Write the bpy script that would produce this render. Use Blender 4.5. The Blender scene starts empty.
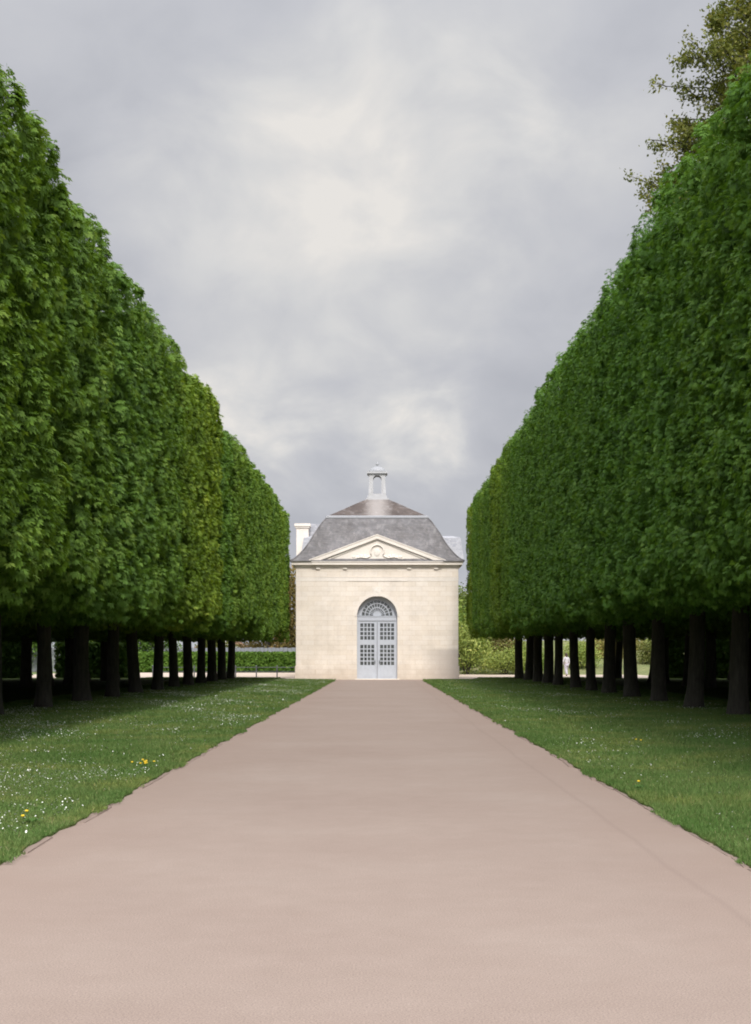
import bpy, math, random
import numpy as np
from mathutils import Vector

random.seed(7)
RNG = np.random.default_rng(11)
R = math.radians
C = bpy.context.scene.collection
scene = bpy.context.scene

# ------------------------------------------------------------------ helpers
class MB:
    """collects boxes, prisms and tubes, then links them as ONE mesh object"""
    def __init__(s): s.v = []; s.f = []
    def add(s, vs, fs):
        n = len(s.v); s.v += [tuple(p) for p in vs]; s.f += [tuple(i + n for i in f) for f in fs]
    def box(s, x0, x1, y0, y1, z0, z1):
        s.add([(x0,y0,z0),(x1,y0,z0),(x1,y1,z0),(x0,y1,z0),(x0,y0,z1),(x1,y0,z1),(x1,y1,z1),(x0,y1,z1)],
              [(0,3,2,1),(4,5,6,7),(0,1,5,4),(1,2,6,5),(2,3,7,6),(3,0,4,7)])
    def prism(s, prof, y0, y1):
        """closed outline of (x, z) counter-clockwise seen from -Y, extruded along Y"""
        n = len(prof)
        s.add([(x,y0,z) for x,z in prof] + [(x,y1,z) for x,z in prof],
              [tuple(range(n)), tuple(range(2*n-1, n-1, -1))] + [(i, n+i, n+(i+1)%n, (i+1)%n) for i in range(n)])
    def tube(s, pts, rad, seg=8, cap=True):
        rings = []
        for i, p in enumerate(pts):
            p = Vector(p)
            a = Vector(pts[max(0, i-1)]); b = Vector(pts[min(len(pts)-1, i+1)])
            d = (b - a).normalized()
            u = d.cross(Vector((0.3, 1, 0.1)))
            if u.length < 1e-3: u = d.cross(Vector((1, 0, 0)))
            u.normalize(); w = d.cross(u)
            r = rad[i] if hasattr(rad, '__len__') else rad
            rings.append([p + (u*math.cos(2*math.pi*k/seg) + w*math.sin(2*math.pi*k/seg))*r for k in range(seg)])
        vs = [q for ring in rings for q in ring]; fs = []
        for i in range(len(rings)-1):
            for k in range(seg):
                a = i*seg+k; b = i*seg+(k+1)%seg
                fs.append((a, b, b+seg, a+seg))
        if cap:
            fs.append(tuple(range(seg-1, -1, -1))); fs.append(tuple((len(rings)-1)*seg+k for k in range(seg)))
        s.add(vs, fs)
    def lathe(s, prof, cx, cy, seg=20):
        """prof: list of (radius, z) from bottom to top"""
        n = len(prof)
        vs = [(cx + r*math.cos(2*math.pi*k/seg), cy + r*math.sin(2*math.pi*k/seg), z) for r, z in prof for k in range(seg)]
        fs = [(i*seg+k, i*seg+(k+1)%seg, (i+1)*seg+(k+1)%seg, (i+1)*seg+k) for i in range(n-1) for k in range(seg)]
        fs += [tuple(range(seg-1,-1,-1)), tuple((n-1)*seg+k for k in range(seg))]
        s.add(vs, fs)
    def ball(s, c, r, seg=10, rings=6):
        prof = [(max(1e-3, math.sin(math.pi*i/rings)), -math.cos(math.pi*i/rings)) for i in range(rings+1)]
        n = len(s.v)
        s.lathe(prof, 0, 0, seg)
        for i in range(n, len(s.v)):
            x,y,z = s.v[i]; s.v[i] = (c[0]+x*r[0], c[1]+y*r[1], c[2]+z*r[2])
    def build(s, name, m, parent=None, smooth=False):
        me = bpy.data.meshes.new(name); me.from_pydata(s.v, [], s.f); me.validate(); me.update()
        if smooth:
            me.polygons.foreach_set('use_smooth', [True]*len(me.polygons))
        return link(name, me, m, parent)

def link(name, me, m=None, parent=None):
    if m is not None and not me.materials: me.materials.append(m)
    o = bpy.data.objects.new(name, me); C.objects.link(o)
    if parent: o.parent = parent
    return o

def np_mesh(name, V, F, attrs=None, m=None):
    """V (n,3), F (k,3 or 4) -> mesh data"""
    me = bpy.data.meshes.new(name)
    V = np.ascontiguousarray(V, dtype=np.float32); F = np.ascontiguousarray(F, dtype=np.int32)
    k, c = F.shape
    me.vertices.add(len(V)); me.vertices.foreach_set('co', V.ravel())
    me.loops.add(k*c); me.loops.foreach_set('vertex_index', F.ravel())
    me.polygons.add(k); me.polygons.foreach_set('loop_start', np.arange(0, k*c, c, dtype=np.int32))
    for an, data in (attrs or {}).items():
        at = me.attributes.new(an, 'FLOAT', 'POINT'); at.data.foreach_set('value', np.ascontiguousarray(data, dtype=np.float32))
    me.update(calc_edges=True)
    if m: me.materials.append(m)
    return me

def tag(o, label=None, cat=None, group=None, kind=None):
    if label: o['label'] = label
    if cat: o['category'] = cat
    if group: o['group'] = group
    if kind: o['kind'] = kind
    return o

def empty(name, loc=(0,0,0), rz=0):
    o = bpy.data.objects.new(name, None); C.objects.link(o); o.location = loc; o.rotation_euler = (0,0,rz)
    o.empty_display_size = 0.3
    return o

def kids(o): return [x for x in C.objects if x.parent == o]

# ------------------------------------------------------------------ materials
def mat(name):
    m = bpy.data.materials.new(name); m.use_nodes = True
    nt = m.node_tree; b = nt.nodes['Principled BSDF']
    return m, nt, b
def N(nt, t, **kw):
    n = nt.nodes.new(t)
    for k, v in kw.items():
        if k.startswith('i_'): n.inputs[k[2:].replace('_', ' ')].default_value = v
        else: setattr(n, k, v)
    return n
def L(nt, a, b): nt.links.new(a, b)
def noise(nt, vec, scale, detail=6, rough=0.6, dist=0.0):
    n = N(nt, 'ShaderNodeTexNoise'); n.inputs['Scale'].default_value = scale; n.inputs['Detail'].default_value = detail
    n.inputs['Roughness'].default_value = rough; n.inputs['Distortion'].default_value = dist
    if vec is not None: L(nt, vec, n.inputs['Vector'])
    return n.outputs['Fac']
def ramp(nt, fac, stops):
    r = N(nt, 'ShaderNodeValToRGB'); e = r.color_ramp.elements
    while len(e) < len(stops): e.new(0.5)
    for i, (p, c) in enumerate(stops):
        e[i].position = p; e[i].color = (*c, 1) if len(c) == 3 else c
    L(nt, fac, r.inputs['Fac']); return r.outputs['Color']
def mix(nt, fac, a, b, mode='MIX'):
    n = N(nt, 'ShaderNodeMix', data_type='RGBA', blend_type=mode)
    for sock, v in ((n.inputs[0], fac), (n.inputs[6], a), (n.inputs[7], b)):
        if isinstance(v, (int, float)): sock.default_value = v
        elif isinstance(v, tuple): sock.default_value = (*v, 1)
        else: L(nt, v, sock)
    return n.outputs[2]
def math_(nt, op, a, b=None, c=None):
    n = N(nt, 'ShaderNodeMath', operation=op)
    for i, v in enumerate((a, b, c)):
        if v is None: continue
        if isinstance(v, (int, float)): n.inputs[i].default_value = v
        else: L(nt, v, n.inputs[i])
    return n.outputs[0]
def bump(nt, b, h, strength=0.3, dist=0.02):
    n = N(nt, 'ShaderNodeBump'); n.inputs['Strength'].default_value = strength; n.inputs['Distance'].default_value = dist
    L(nt, h, n.inputs['Height']); L(nt, n.outputs['Normal'], b.inputs['Normal']); return n
def objc(nt): return N(nt, 'ShaderNodeTexCoord').outputs['Object']
def geo(nt): return N(nt, 'ShaderNodeNewGeometry').outputs['Position']

def leaf_mat(name, dark, mid, light, trans=0.3, rough=0.55):
    """foliage: each leaf has its own tone; the tree's own tint comes from the object colour"""
    m, nt, b = mat(name)
    at = N(nt, 'ShaderNodeAttribute', attribute_name='leaf_tone')
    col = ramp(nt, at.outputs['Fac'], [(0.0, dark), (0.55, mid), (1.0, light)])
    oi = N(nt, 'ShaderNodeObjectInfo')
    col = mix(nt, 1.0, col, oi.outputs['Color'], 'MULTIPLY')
    L(nt, col, b.inputs['Base Color']); b.inputs['Roughness'].default_value = rough
    b.inputs['Specular IOR Level'].default_value = 0.10
    tr = N(nt, 'ShaderNodeBsdfTranslucent'); tc = mix(nt, 1.0, col, (1.5, 1.45, 0.6), 'MULTIPLY'); L(nt, tc, tr.inputs['Color'])
    ms = N(nt, 'ShaderNodeMixShader'); ms.inputs[0].default_value = trans
    L(nt, b.outputs[0], ms.inputs[1]); L(nt, tr.outputs[0], ms.inputs[2])
    L(nt, ms.outputs[0], nt.nodes['Material Output'].inputs['Surface'])
    return m

M = {}
M['chestnut'] = leaf_mat('chestnut_leaf', (0.056,0.102,0.021), (0.114,0.196,0.037), (0.225,0.31,0.075), 0.31)
M['bush'] = leaf_mat('bush_leaf', (0.03,0.06,0.014), (0.06,0.105,0.025), (0.12,0.17,0.05), 0.25)

m, nt, b = mat('bark'); p = objc(nt)
mp = N(nt, 'ShaderNodeMapping'); mp.inputs['Scale'].default_value = (1,1,0.22); L(nt, p, mp.inputs['Vector'])
n1 = noise(nt, mp.outputs[0], 14, 6, 0.7)
L(nt, ramp(nt, n1, [(0.3,(0.022,0.02,0.015)),(0.7,(0.062,0.055,0.043))]), b.inputs['Base Color']); b.inputs['Roughness'].default_value = 0.9
bump(nt, b, n1, 0.8, 0.03); M['bark'] = m

# hard sandy path
m, nt, b = mat('path_gravel'); p = geo(nt)
big = noise(nt, p, 0.35, 5, 0.6); med = noise(nt, p, 3.2, 6, 0.65); fine = noise(nt, p, 95, 4, 0.75)
c = ramp(nt, big, [(0.30,(0.268,0.209,0.178)),(0.55,(0.288,0.229,0.196)),(0.75,(0.304,0.247,0.213))])
c = mix(nt, 0.22, c, ramp(nt, med, [(0.3,(0.8,0.77,0.75)),(0.7,(1.12,1.1,1.1))]), 'MULTIPLY')
c = mix(nt, 0.75, c, ramp(nt, fine, [(0.32,(0.55,0.54,0.53)),(0.5,(1,1,1)),(0.68,(1.38,1.36,1.33))]), 'MULTIPLY')
sx = N(nt, 'ShaderNodeSeparateXYZ'); L(nt, p, sx.inputs[0])
# reddish loose grit gathered at both edges
ed = math_(nt, 'ABSOLUTE', math_(nt, 'ADD', sx.outputs['X'], 0.07))
ed = math_(nt, 'ADD', ed, math_(nt, 'MULTIPLY', math_(nt, 'SUBTRACT', noise(nt, p, 1.1, 5, 0.65), 0.5), 1.3))
ef = N(nt, 'ShaderNodeMapRange'); ef.inputs['From Min'].default_value = 1.6; ef.inputs['From Max'].default_value = 3.0; L(nt, ed, ef.inputs['Value'])
c = mix(nt, math_(nt, 'MULTIPLY', ef.outputs[0], 0.55), c, (0.27,0.20,0.165))
# a worn wheel line along the right edge
wob = math_(nt, 'MULTIPLY', math_(nt, 'SUBTRACT', noise(nt, p, 0.25, 3, 0.5), 0.5), 0.25)
tl = math_(nt, 'ABSOLUTE', math_(nt, 'ADD', math_(nt, 'SUBTRACT', sx.outputs['X'], 2.2), wob))
tf = N(nt, 'ShaderNodeMapRange'); tf.inputs['From Min'].default_value = 0.045; tf.inputs['From Max'].default_value = 0.0; L(nt, tl, tf.inputs['Value'])
tf2 = math_(nt, 'MULTIPLY', tf.outputs[0], math_(nt, 'MULTIPLY', med, 0.55))
c = mix(nt, tf2, c, (0.2,0.15,0.13))
# scattered dark grit and pale chips
vor = N(nt, 'ShaderNodeTexVoronoi'); vor.inputs['Scale'].default_value = 21; L(nt, p, vor.inputs['Vector'])
c = mix(nt, math_(nt, 'MULTIPLY', math_(nt, 'LESS_THAN', vor.outputs['Distance'], 0.12), 0.16), c, mix(nt, math_(nt,'GREATER_THAN', med, 0.5), (0.24,0.17,0.14), (0.6,0.52,0.46)))
L(nt, c, b.inputs['Base Color']); b.inputs['Roughness'].default_value = 0.95; b.inputs['Specular IOR Level'].default_value = 0.15
hb = math_(nt, 'ADD', fine, math_(nt, 'MULTIPLY', med, 1.5)); bump(nt, b, hb, 0.10, 0.006); M['path'] = m

m, nt, b = mat('pale_gravel'); p = geo(nt)
c = mix(nt, 0.5, ramp(nt, noise(nt, p, 0.5, 5), [(0.3,(0.42,0.34,0.27)),(0.7,(0.55,0.46,0.38))]), ramp(nt, noise(nt, p, 40, 3), [(0.3,(0.75,)*3),(0.7,(1.2,)*3)]), 'MULTIPLY')
L(nt, c, b.inputs['Base Color']); b.inputs['Roughness'].default_value = 0.95; M['forecourt'] = m

m, nt, b = mat('lawn_soil'); p = geo(nt)
c = ramp(nt, noise(nt, p, 0.8, 6), [(0.3,(0.05,0.085,0.022)),(0.55,(0.08,0.11,0.03)),(0.75,(0.14,0.13,0.055))])
c = mix(nt, 0.7, c, ramp(nt, noise(nt, p, 22, 4), [(0.3,(0.6,)*3),(0.7,(1.3,)*3)]), 'MULTIPLY')
L(nt, c, b.inputs['Base Color']); b.inputs['Roughness'].default_value = 1.0; b.inputs['Specular IOR Level'].default_value = 0.1
bump(nt, b, noise(nt, p, 30, 5), 0.7, 0.05); M['soil'] = m

m, nt, b = mat('grass_blade')
at = N(nt, 'ShaderNodeAttribute', attribute_name='leaf_tone'); p = geo(nt)
c = ramp(nt, at.outputs['Fac'], [(0.0,(0.064,0.128,0.028)),(0.5,(0.120,0.188,0.052)),(0.85,(0.175,0.24,0.075)),(1.0,(0.30,0.28,0.14))])
c = mix(nt, 0.9, c, ramp(nt, noise(nt, p, 0.55, 5, 0.6), [(0.32,(0.72,0.9,0.75)),(0.5,(1,1,1)),(0.68,(1.55,1.22,1.15))]), 'MULTIPLY')
L(nt, c, b.inputs['Base Color']); b.inputs['Roughness'].default_value = 0.6; b.inputs['Specular IOR Level'].default_value = 0.15
tr = N(nt, 'ShaderNodeBsdfTranslucent'); L(nt, c, tr.inputs['Color']); ms = N(nt, 'ShaderNodeMixShader'); ms.inputs[0].default_value = 0.25
L(nt, b.outputs[0], ms.inputs[1]); L(nt, tr.outputs[0], ms.inputs[2]); L(nt, ms.outputs[0], nt.nodes['Material Output'].inputs['Surface'])
M['grass'] = m

m, nt, b = mat('meadow'); p = geo(nt)
c = ramp(nt, noise(nt, p, 0.12, 7, 0.65), [(0.3,(0.07,0.12,0.03)),(0.55,(0.13,0.17,0.05)),(0.75,(0.24,0.23,0.10))])
c = mix(nt, 0.6, c, ramp(nt, noise(nt, p, 3, 5), [(0.3,(0.6,)*3),(0.7,(1.3,)*3)]), 'MULTIPLY')
L(nt, c, b.inputs['Base Color']); b.inputs['Roughness'].default_value = 1.0; M['meadow'] = m
m, nt, b = mat('dry_bank'); p = geo(nt)
c = ramp(nt, noise(nt, p, 0.25, 7, 0.65), [(0.3,(0.10,0.14,0.04)),(0.55,(0.19,0.20,0.075)),(0.75,(0.27,0.22,0.13))])
c = mix(nt, 0.6, c, ramp(nt, noise(nt, p, 4, 5), [(0.3,(0.6,)*3),(0.7,(1.3,)*3)]), 'MULTIPLY')
L(nt, c, b.inputs['Base Color']); b.inputs['Roughness'].default_value = 1.0; bump(nt, b, noise(nt, p, 3, 5), 1.0, 0.3); M['bank'] = m

def stone(name, base, courses=True, grey_patch=False, var=0.12):
    m, nt, b = mat(name); p = objc(nt)
    sep = N(nt, 'ShaderNodeSeparateXYZ'); L(nt, p, sep.inputs[0])
    cmb = N(nt, 'ShaderNodeCombineXYZ'); L(nt, math_(nt, 'ADD', sep.outputs['X'], sep.outputs['Y']), cmb.inputs[0]); L(nt, sep.outputs['Z'], cmb.inputs[1])
    big = noise(nt, p, 0.7, 6, 0.65); fine = noise(nt, p, 9, 5, 0.65)
    c = ramp(nt, big, [(0.3, tuple(v*(1-var) for v in base)), (0.55, base), (0.78, tuple(min(1, v*(1+var*0.6)) for v in base))])
    c = mix(nt, 0.5, c, ramp(nt, fine, [(0.3,(0.9,0.88,0.85)),(0.7,(1.05,1.05,1.05))]), 'MULTIPLY')
    h = fine
    if courses:
        br = N(nt, 'ShaderNodeTexBrick'); L(nt, cmb.outputs[0], br.inputs['Vector'])
        br.inputs['Scale'].default_value = 1.0; br.inputs['Brick Width'].default_value = 0.86; br.inputs['Row Height'].default_value = 0.335
        br.inputs['Mortar Size'].default_value = 0.011; br.inputs['Mortar Smooth'].default_value = 0.3; br.inputs['Bias'].default_value = -0.25
        br.inputs['Color1'].default_value = (1,1,1,1); br.inputs['Color2'].default_value = (0.915,0.88,0.82,1); br.inputs['Mortar'].default_value = (0.80,0.72,0.62,1)
        c = mix(nt, 0.62, c, br.outputs['Color'], 'MULTIPLY')
        # a few blocks of yellower stone
        br2 = N(nt, 'ShaderNodeTexBrick'); L(nt, cmb.outputs[0], br2.inputs['Vector'])
        for k in ('Scale','Brick Width','Row Height'): br2.inputs[k].default_value = br.inputs[k].default_value
        br2.inputs['Mortar Size'].default_value = 0.0; br2.inputs['Bias'].default_value = -0.86
        br2.inputs['Color1'].default_value = (0,0,0,1); br2.inputs['Color2'].default_value = (1,1,1,1)
        yf = math_(nt, 'MULTIPLY', math_(nt, 'GREATER_THAN', br2.outputs['Color'], 0.5), math_(nt, 'GREATER_THAN', big, 0.5))
        c = mix(nt, math_(nt, 'MULTIPLY', yf, 0.55), c, (0.70,0.53,0.28))
        # rising damp at the foot of the wall
        dz = math_(nt, 'ADD', sep.outputs['Z'], math_(nt, 'MULTIPLY', noise(nt, p, 2.2, 5), -1.4))
        df = N(nt, 'ShaderNodeMapRange'); df.inputs['From Min'].default_value = 0.55; df.inputs['From Max'].default_value = -0.6; L(nt, dz, df.inputs['Value'])
        c = mix(nt, math_(nt, 'MULTIPLY', df.outputs[0], 0.55), c, (0.42,0.35,0.28))
        mpz = N(nt, 'ShaderNodeMapping'); mpz.inputs['Scale'].default_value = (2.2, 2.2, 0.10); L(nt, p, mpz.inputs['Vector'])
        stz = ramp(nt, noise(nt, mpz.outputs[0], 1.6, 6, 0.65), [(0.55,(0,0,0)),(0.75,(1,1,1))])
        c = mix(nt, math_(nt, 'MULTIPLY', stz, 0.22), c, (0.46,0.39,0.32))      # rain streaks
        h = math_(nt, 'ADD', math_(nt, 'MULTIPLY', math_(nt, 'SUBTRACT', 1.0, br.outputs['Fac']), 1.0), math_(nt, 'MULTIPLY', fine, 0.3))
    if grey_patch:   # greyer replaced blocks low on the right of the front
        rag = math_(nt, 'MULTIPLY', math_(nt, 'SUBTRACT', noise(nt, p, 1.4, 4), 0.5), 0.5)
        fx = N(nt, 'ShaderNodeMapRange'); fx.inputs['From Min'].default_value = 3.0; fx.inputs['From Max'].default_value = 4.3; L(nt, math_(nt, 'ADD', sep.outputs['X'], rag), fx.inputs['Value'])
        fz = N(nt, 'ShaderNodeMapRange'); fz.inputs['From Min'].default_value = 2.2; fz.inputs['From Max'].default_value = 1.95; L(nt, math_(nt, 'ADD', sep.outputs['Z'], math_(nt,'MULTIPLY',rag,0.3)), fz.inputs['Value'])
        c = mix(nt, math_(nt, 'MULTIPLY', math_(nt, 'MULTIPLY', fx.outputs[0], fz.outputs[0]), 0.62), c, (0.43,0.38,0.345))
    L(nt, c, b.inputs['Base Color']); b.inputs['Roughness'].default_value = 0.9; b.inputs['Specular IOR Level'].default_value = 0.2
    bump(nt, b, h, 0.5, 0.012)
    return m
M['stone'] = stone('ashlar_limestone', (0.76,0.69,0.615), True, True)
M['trim'] = stone('dressed_limestone', (0.755,0.695,0.63), False)
M['lime'] = stone('pale_limewash', (0.43,0.43,0.44), False)
M['rendered'] = stone('rendered_wall', (0.62,0.54,0.46), False)

def slate(name, lo, hi, stain=False):
    m, nt, b = mat(name); p = objc(nt)
    sep = N(nt, 'ShaderNodeSeparateXYZ'); L(nt, p, sep.inputs[0])
    cmb = N(nt, 'ShaderNodeCombineXYZ'); L(nt, math_(nt, 'ADD', sep.outputs['X'], math_(nt, 'MULTIPLY', sep.outputs['Y'], 1.01)), cmb.inputs[0]); L(nt, sep.outputs['Z'], cmb.inputs[1])
    br = N(nt, 'ShaderNodeTexBrick'); L(nt, cmb.outputs[0], br.inputs['Vector'])
    br.inputs['Scale'].default_value = 1.0; br.inputs['Brick Width'].default_value = 0.24; br.inputs['Row Height'].default_value = 0.13; br.inputs['Mortar Size'].default_value = 0.008
    br.inputs['Color1'].default_value = (1.15,1.12,1.1,1); br.inputs['Color2'].default_value = (0.78,0.78,0.8,1); br.inputs['Mortar'].default_value = (0.6,0.6,0.6,1)
    n1 = noise(nt, p, 0.9, 7, 0.7); n2 = noise(nt, p, 5, 5, 0.7)
    c = ramp(nt, n1, [(0.3, lo), (0.7, hi)])
    c = mix(nt, 0.7, c, br.outputs['Color'], 'MULTIPLY')
    c = mix(nt, 0.38, c, ramp(nt, n2, [(0.3,(0.72,0.7,0.68)),(0.7,(1.25,1.25,1.25))]), 'MULTIPLY')
    # pale streaks running down
    mp = N(nt, 'ShaderNodeMapping'); mp.inputs['Scale'].default_value = (1.6,1.6,0.12); L(nt, p, mp.inputs['Vector'])
    st = ramp(nt, noise(nt, mp.outputs[0], 1.8, 5, 0.6), [(0.54,(0,0,0)),(0.7,(1,1,1))])
    c = mix(nt, math_(nt, 'MULTIPLY', st, 0.22), c, (0.42,0.40,0.40))
    if stain:   # pale run-off under the lantern
        ax = math_(nt, 'ABSOLUTE', math_(nt, 'ADD', sep.outputs['X'], math_(nt, 'MULTIPLY', math_(nt, 'SUBTRACT', n2, 0.5), 0.9)))
        fx = N(nt, 'ShaderNodeMapRange'); fx.inputs['From Min'].default_value = 1.1; fx.inputs['From Max'].default_value = 0.25; L(nt, ax, fx.inputs['Value'])
        c = mix(nt, math_(nt, 'MULTIPLY', fx.outputs[0], 0.55), c, (0.40,0.37,0.35))
    L(nt, c, b.inputs['Base Color']); b.inputs['Roughness'].default_value = 0.75; b.inputs['Specular IOR Level'].default_value = 0.3
    bump(nt, b, br.outputs['Fac'], 0.4, -0.01); return m
M['slate'] = slate('weathered_slate', (0.105,0.099,0.099), (0.185,0.18,0.185))
M['slate_top'] = slate('brown_slate', (0.062,0.048,0.043), (0.112,0.09,0.08), True)
M['pale_slate'] = slate('pale_zinc_roof', (0.33,0.34,0.37), (0.42,0.43,0.46))

def flat(name, col, rough=0.6, var=0.15, scale=6, metal=0.0, spec=0.4):
    m, nt, b = mat(name); p = objc(nt)
    n1 = noise(nt, p, scale, 6, 0.65)
    L(nt, ramp(nt, n1, [(0.3, tuple(v*(1-var) for v in col)), (0.7, tuple(min(1, v*(1+var)) for v in col))]), b.inputs['Base Color'])
    b.inputs['Roughness'].default_value = rough; b.inputs['Metallic'].default_value = metal; b.inputs['Specular IOR Level'].default_value = spec
    return m
M['lead'] = flat('lead_sheet', (0.29,0.295,0.31), 0.6, 0.12)
M['door'] = flat('door_paint', (0.45,0.475,0.525), 0.45, 0.06)
M['iron'] = flat('iron', (0.06,0.06,0.065), 0.5, 0.2)
M['fence'] = flat('grey_fence_paint', (0.20,0.21,0.23), 0.6)
M['glass'] = flat('dark_glass', (0.05,0.055,0.052), 0.12, 0.9, 3.5, 0, 0.6)  # lighter blotches in the colour stand in for reflections on the panes
M['interior'] = flat('interior_dark', (0.05,0.045,0.04), 0.9)
M['kerb'] = stone('kerb_stone', (0.25,0.19,0.16), False)
M['petal'] = flat('daisy_petal', (0.80,0.80,0.76), 0.7, 0.05)
M['yellow'] = flat('dandelion_yellow', (0.75,0.52,0.03), 0.7, 0.1)
M['white_wall'] = flat('white_wall', (0.78,0.76,0.72), 0.8, 0.05)
M['tile'] = flat('roof_tile', (0.24,0.13,0.09), 0.85, 0.25)
M['skin'] = flat('skin', (0.50,0.31,0.23), 0.6, 0.04)
M['hair'] = flat('hair', (0.06,0.04,0.03), 0.7, 0.2)
M['shirt'] = flat('white_cloth', (0.72,0.70,0.74), 0.9, 0.05)
M['trousers'] = flat('pale_cloth', (0.58,0.55,0.62), 0.9, 0.06)
M['shoe'] = flat('dark_shoe', (0.06,0.05,0.05), 0.7, 0.1)

# ------------------------------------------------------------------ foliage
def unit(a): return a / np.maximum(1e-9, np.linalg.norm(a, axis=-1, keepdims=True))

def palmate(P, Nn, A, size, tone, nl=6, rng=RNG):
    """chestnut leaves: nl leaflets fan out in the plane normal to Nn around axis A and droop"""
    n = len(P); Nn = unit(Nn); A = unit(A - (A*Nn).sum(1, keepdims=True)*Nn); B = np.cross(Nn, A)
    ang = np.linspace(-1.9, 1.9, nl)[None, :] + rng.normal(0, 0.08, (n, nl))
    ln = size[:, None]*(1 - 0.30*np.abs(np.linspace(-1, 1, nl))[None, :])*rng.uniform(0.85, 1.12, (n, nl))
    d = A[:, None, :]*np.cos(ang)[..., None] + B[:, None, :]*np.sin(ang)[..., None]
    w = np.cross(np.repeat(Nn[:, None, :], nl, 1), d)
    base = P[:, None, :] + d*0.03*size[:, None, None]
    droop = np.zeros((n, nl, 3)); droop[..., 2] = -1
    dr = rng.uniform(0.15, 0.5, (n, nl))[..., None]*ln[..., None]
    up = Nn[:, None, :]
    midp = base + d*0.62*ln[..., None] + droop*dr*0.35
    hw = 0.21*ln[..., None]
    l_ = midp - w*hw - up*0.03*ln[..., None]; r_ = midp + w*hw - up*0.03*ln[..., None]
    tip = base + d*ln[..., None] + droop*dr
    V = np.stack([base, r_, tip, l_], 2).reshape(-1, 3)
    F = np.arange(len(V), dtype=np.int32).reshape(-1, 4)
    T = np.repeat(np.clip(tone, 0, 1), nl*4)
    return V, F, T

def simple_leaves(P, size, tone, rng=RNG, Nn=None):
    n = len(P)
    Nn = unit(rng.normal(0, 1, (n, 3)) + np.array([0, 0, 0.5])) if Nn is None else unit(Nn)
    A = unit(np.cross(Nn, rng.normal(0, 1, (n, 3)))); B = np.cross(Nn, A)
    s = size[:, None]
    V = np.stack([P - A*s*0.5, P + B*s*0.28 + Nn*s*0.06, P + A*s*0.5, P - B*s*0.28 + Nn*s*0.06], 1).reshape(-1, 3)
    return V, np.arange(len(V), dtype=np.int32).reshape(-1, 4), np.repeat(np.clip(tone, 0, 1), 4)

def cat(parts):
    V, F, T, o = [], [], [], 0
    for v, f, t in parts:
        V.append(v); F.append(f + o); T.append(t); o += len(v)
    return np.concatenate(V), np.concatenate(F), np.concatenate(T)

HX, HY, Z0, Z1 = 3.28, 2.84, 3.35, 10.75
def box_points(n, rng, h, c, r, r2=None):
    """points on a rounded box; r2 rounds the +y end differently"""
    a = np.array([h[1]*h[2], h[1]*h[2], h[0]*h[2], h[0]*h[2], h[0]*h[1], h[0]*h[1]])
    f = rng.choice(6, n, p=a/a.sum())
    p = rng.uniform(-1, 1, (n, 3))*h
    ax = f//2; sg = np.where(f % 2 == 0, 1.0, -1.0)
    p[np.arange(n), ax] = sg*np.array(h)[ax]
    r = np.broadcast_to(np.array(r, dtype=float), (n, 3))
    if r2 is not None: r = np.where(p[:, 1:2] > 0, np.array(r2), r)
    q = np.clip(p, -(np.array(h)-r), np.array(h)-r)
    d = unit((p - q)/r)
    return q + d*r + c, d

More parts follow.
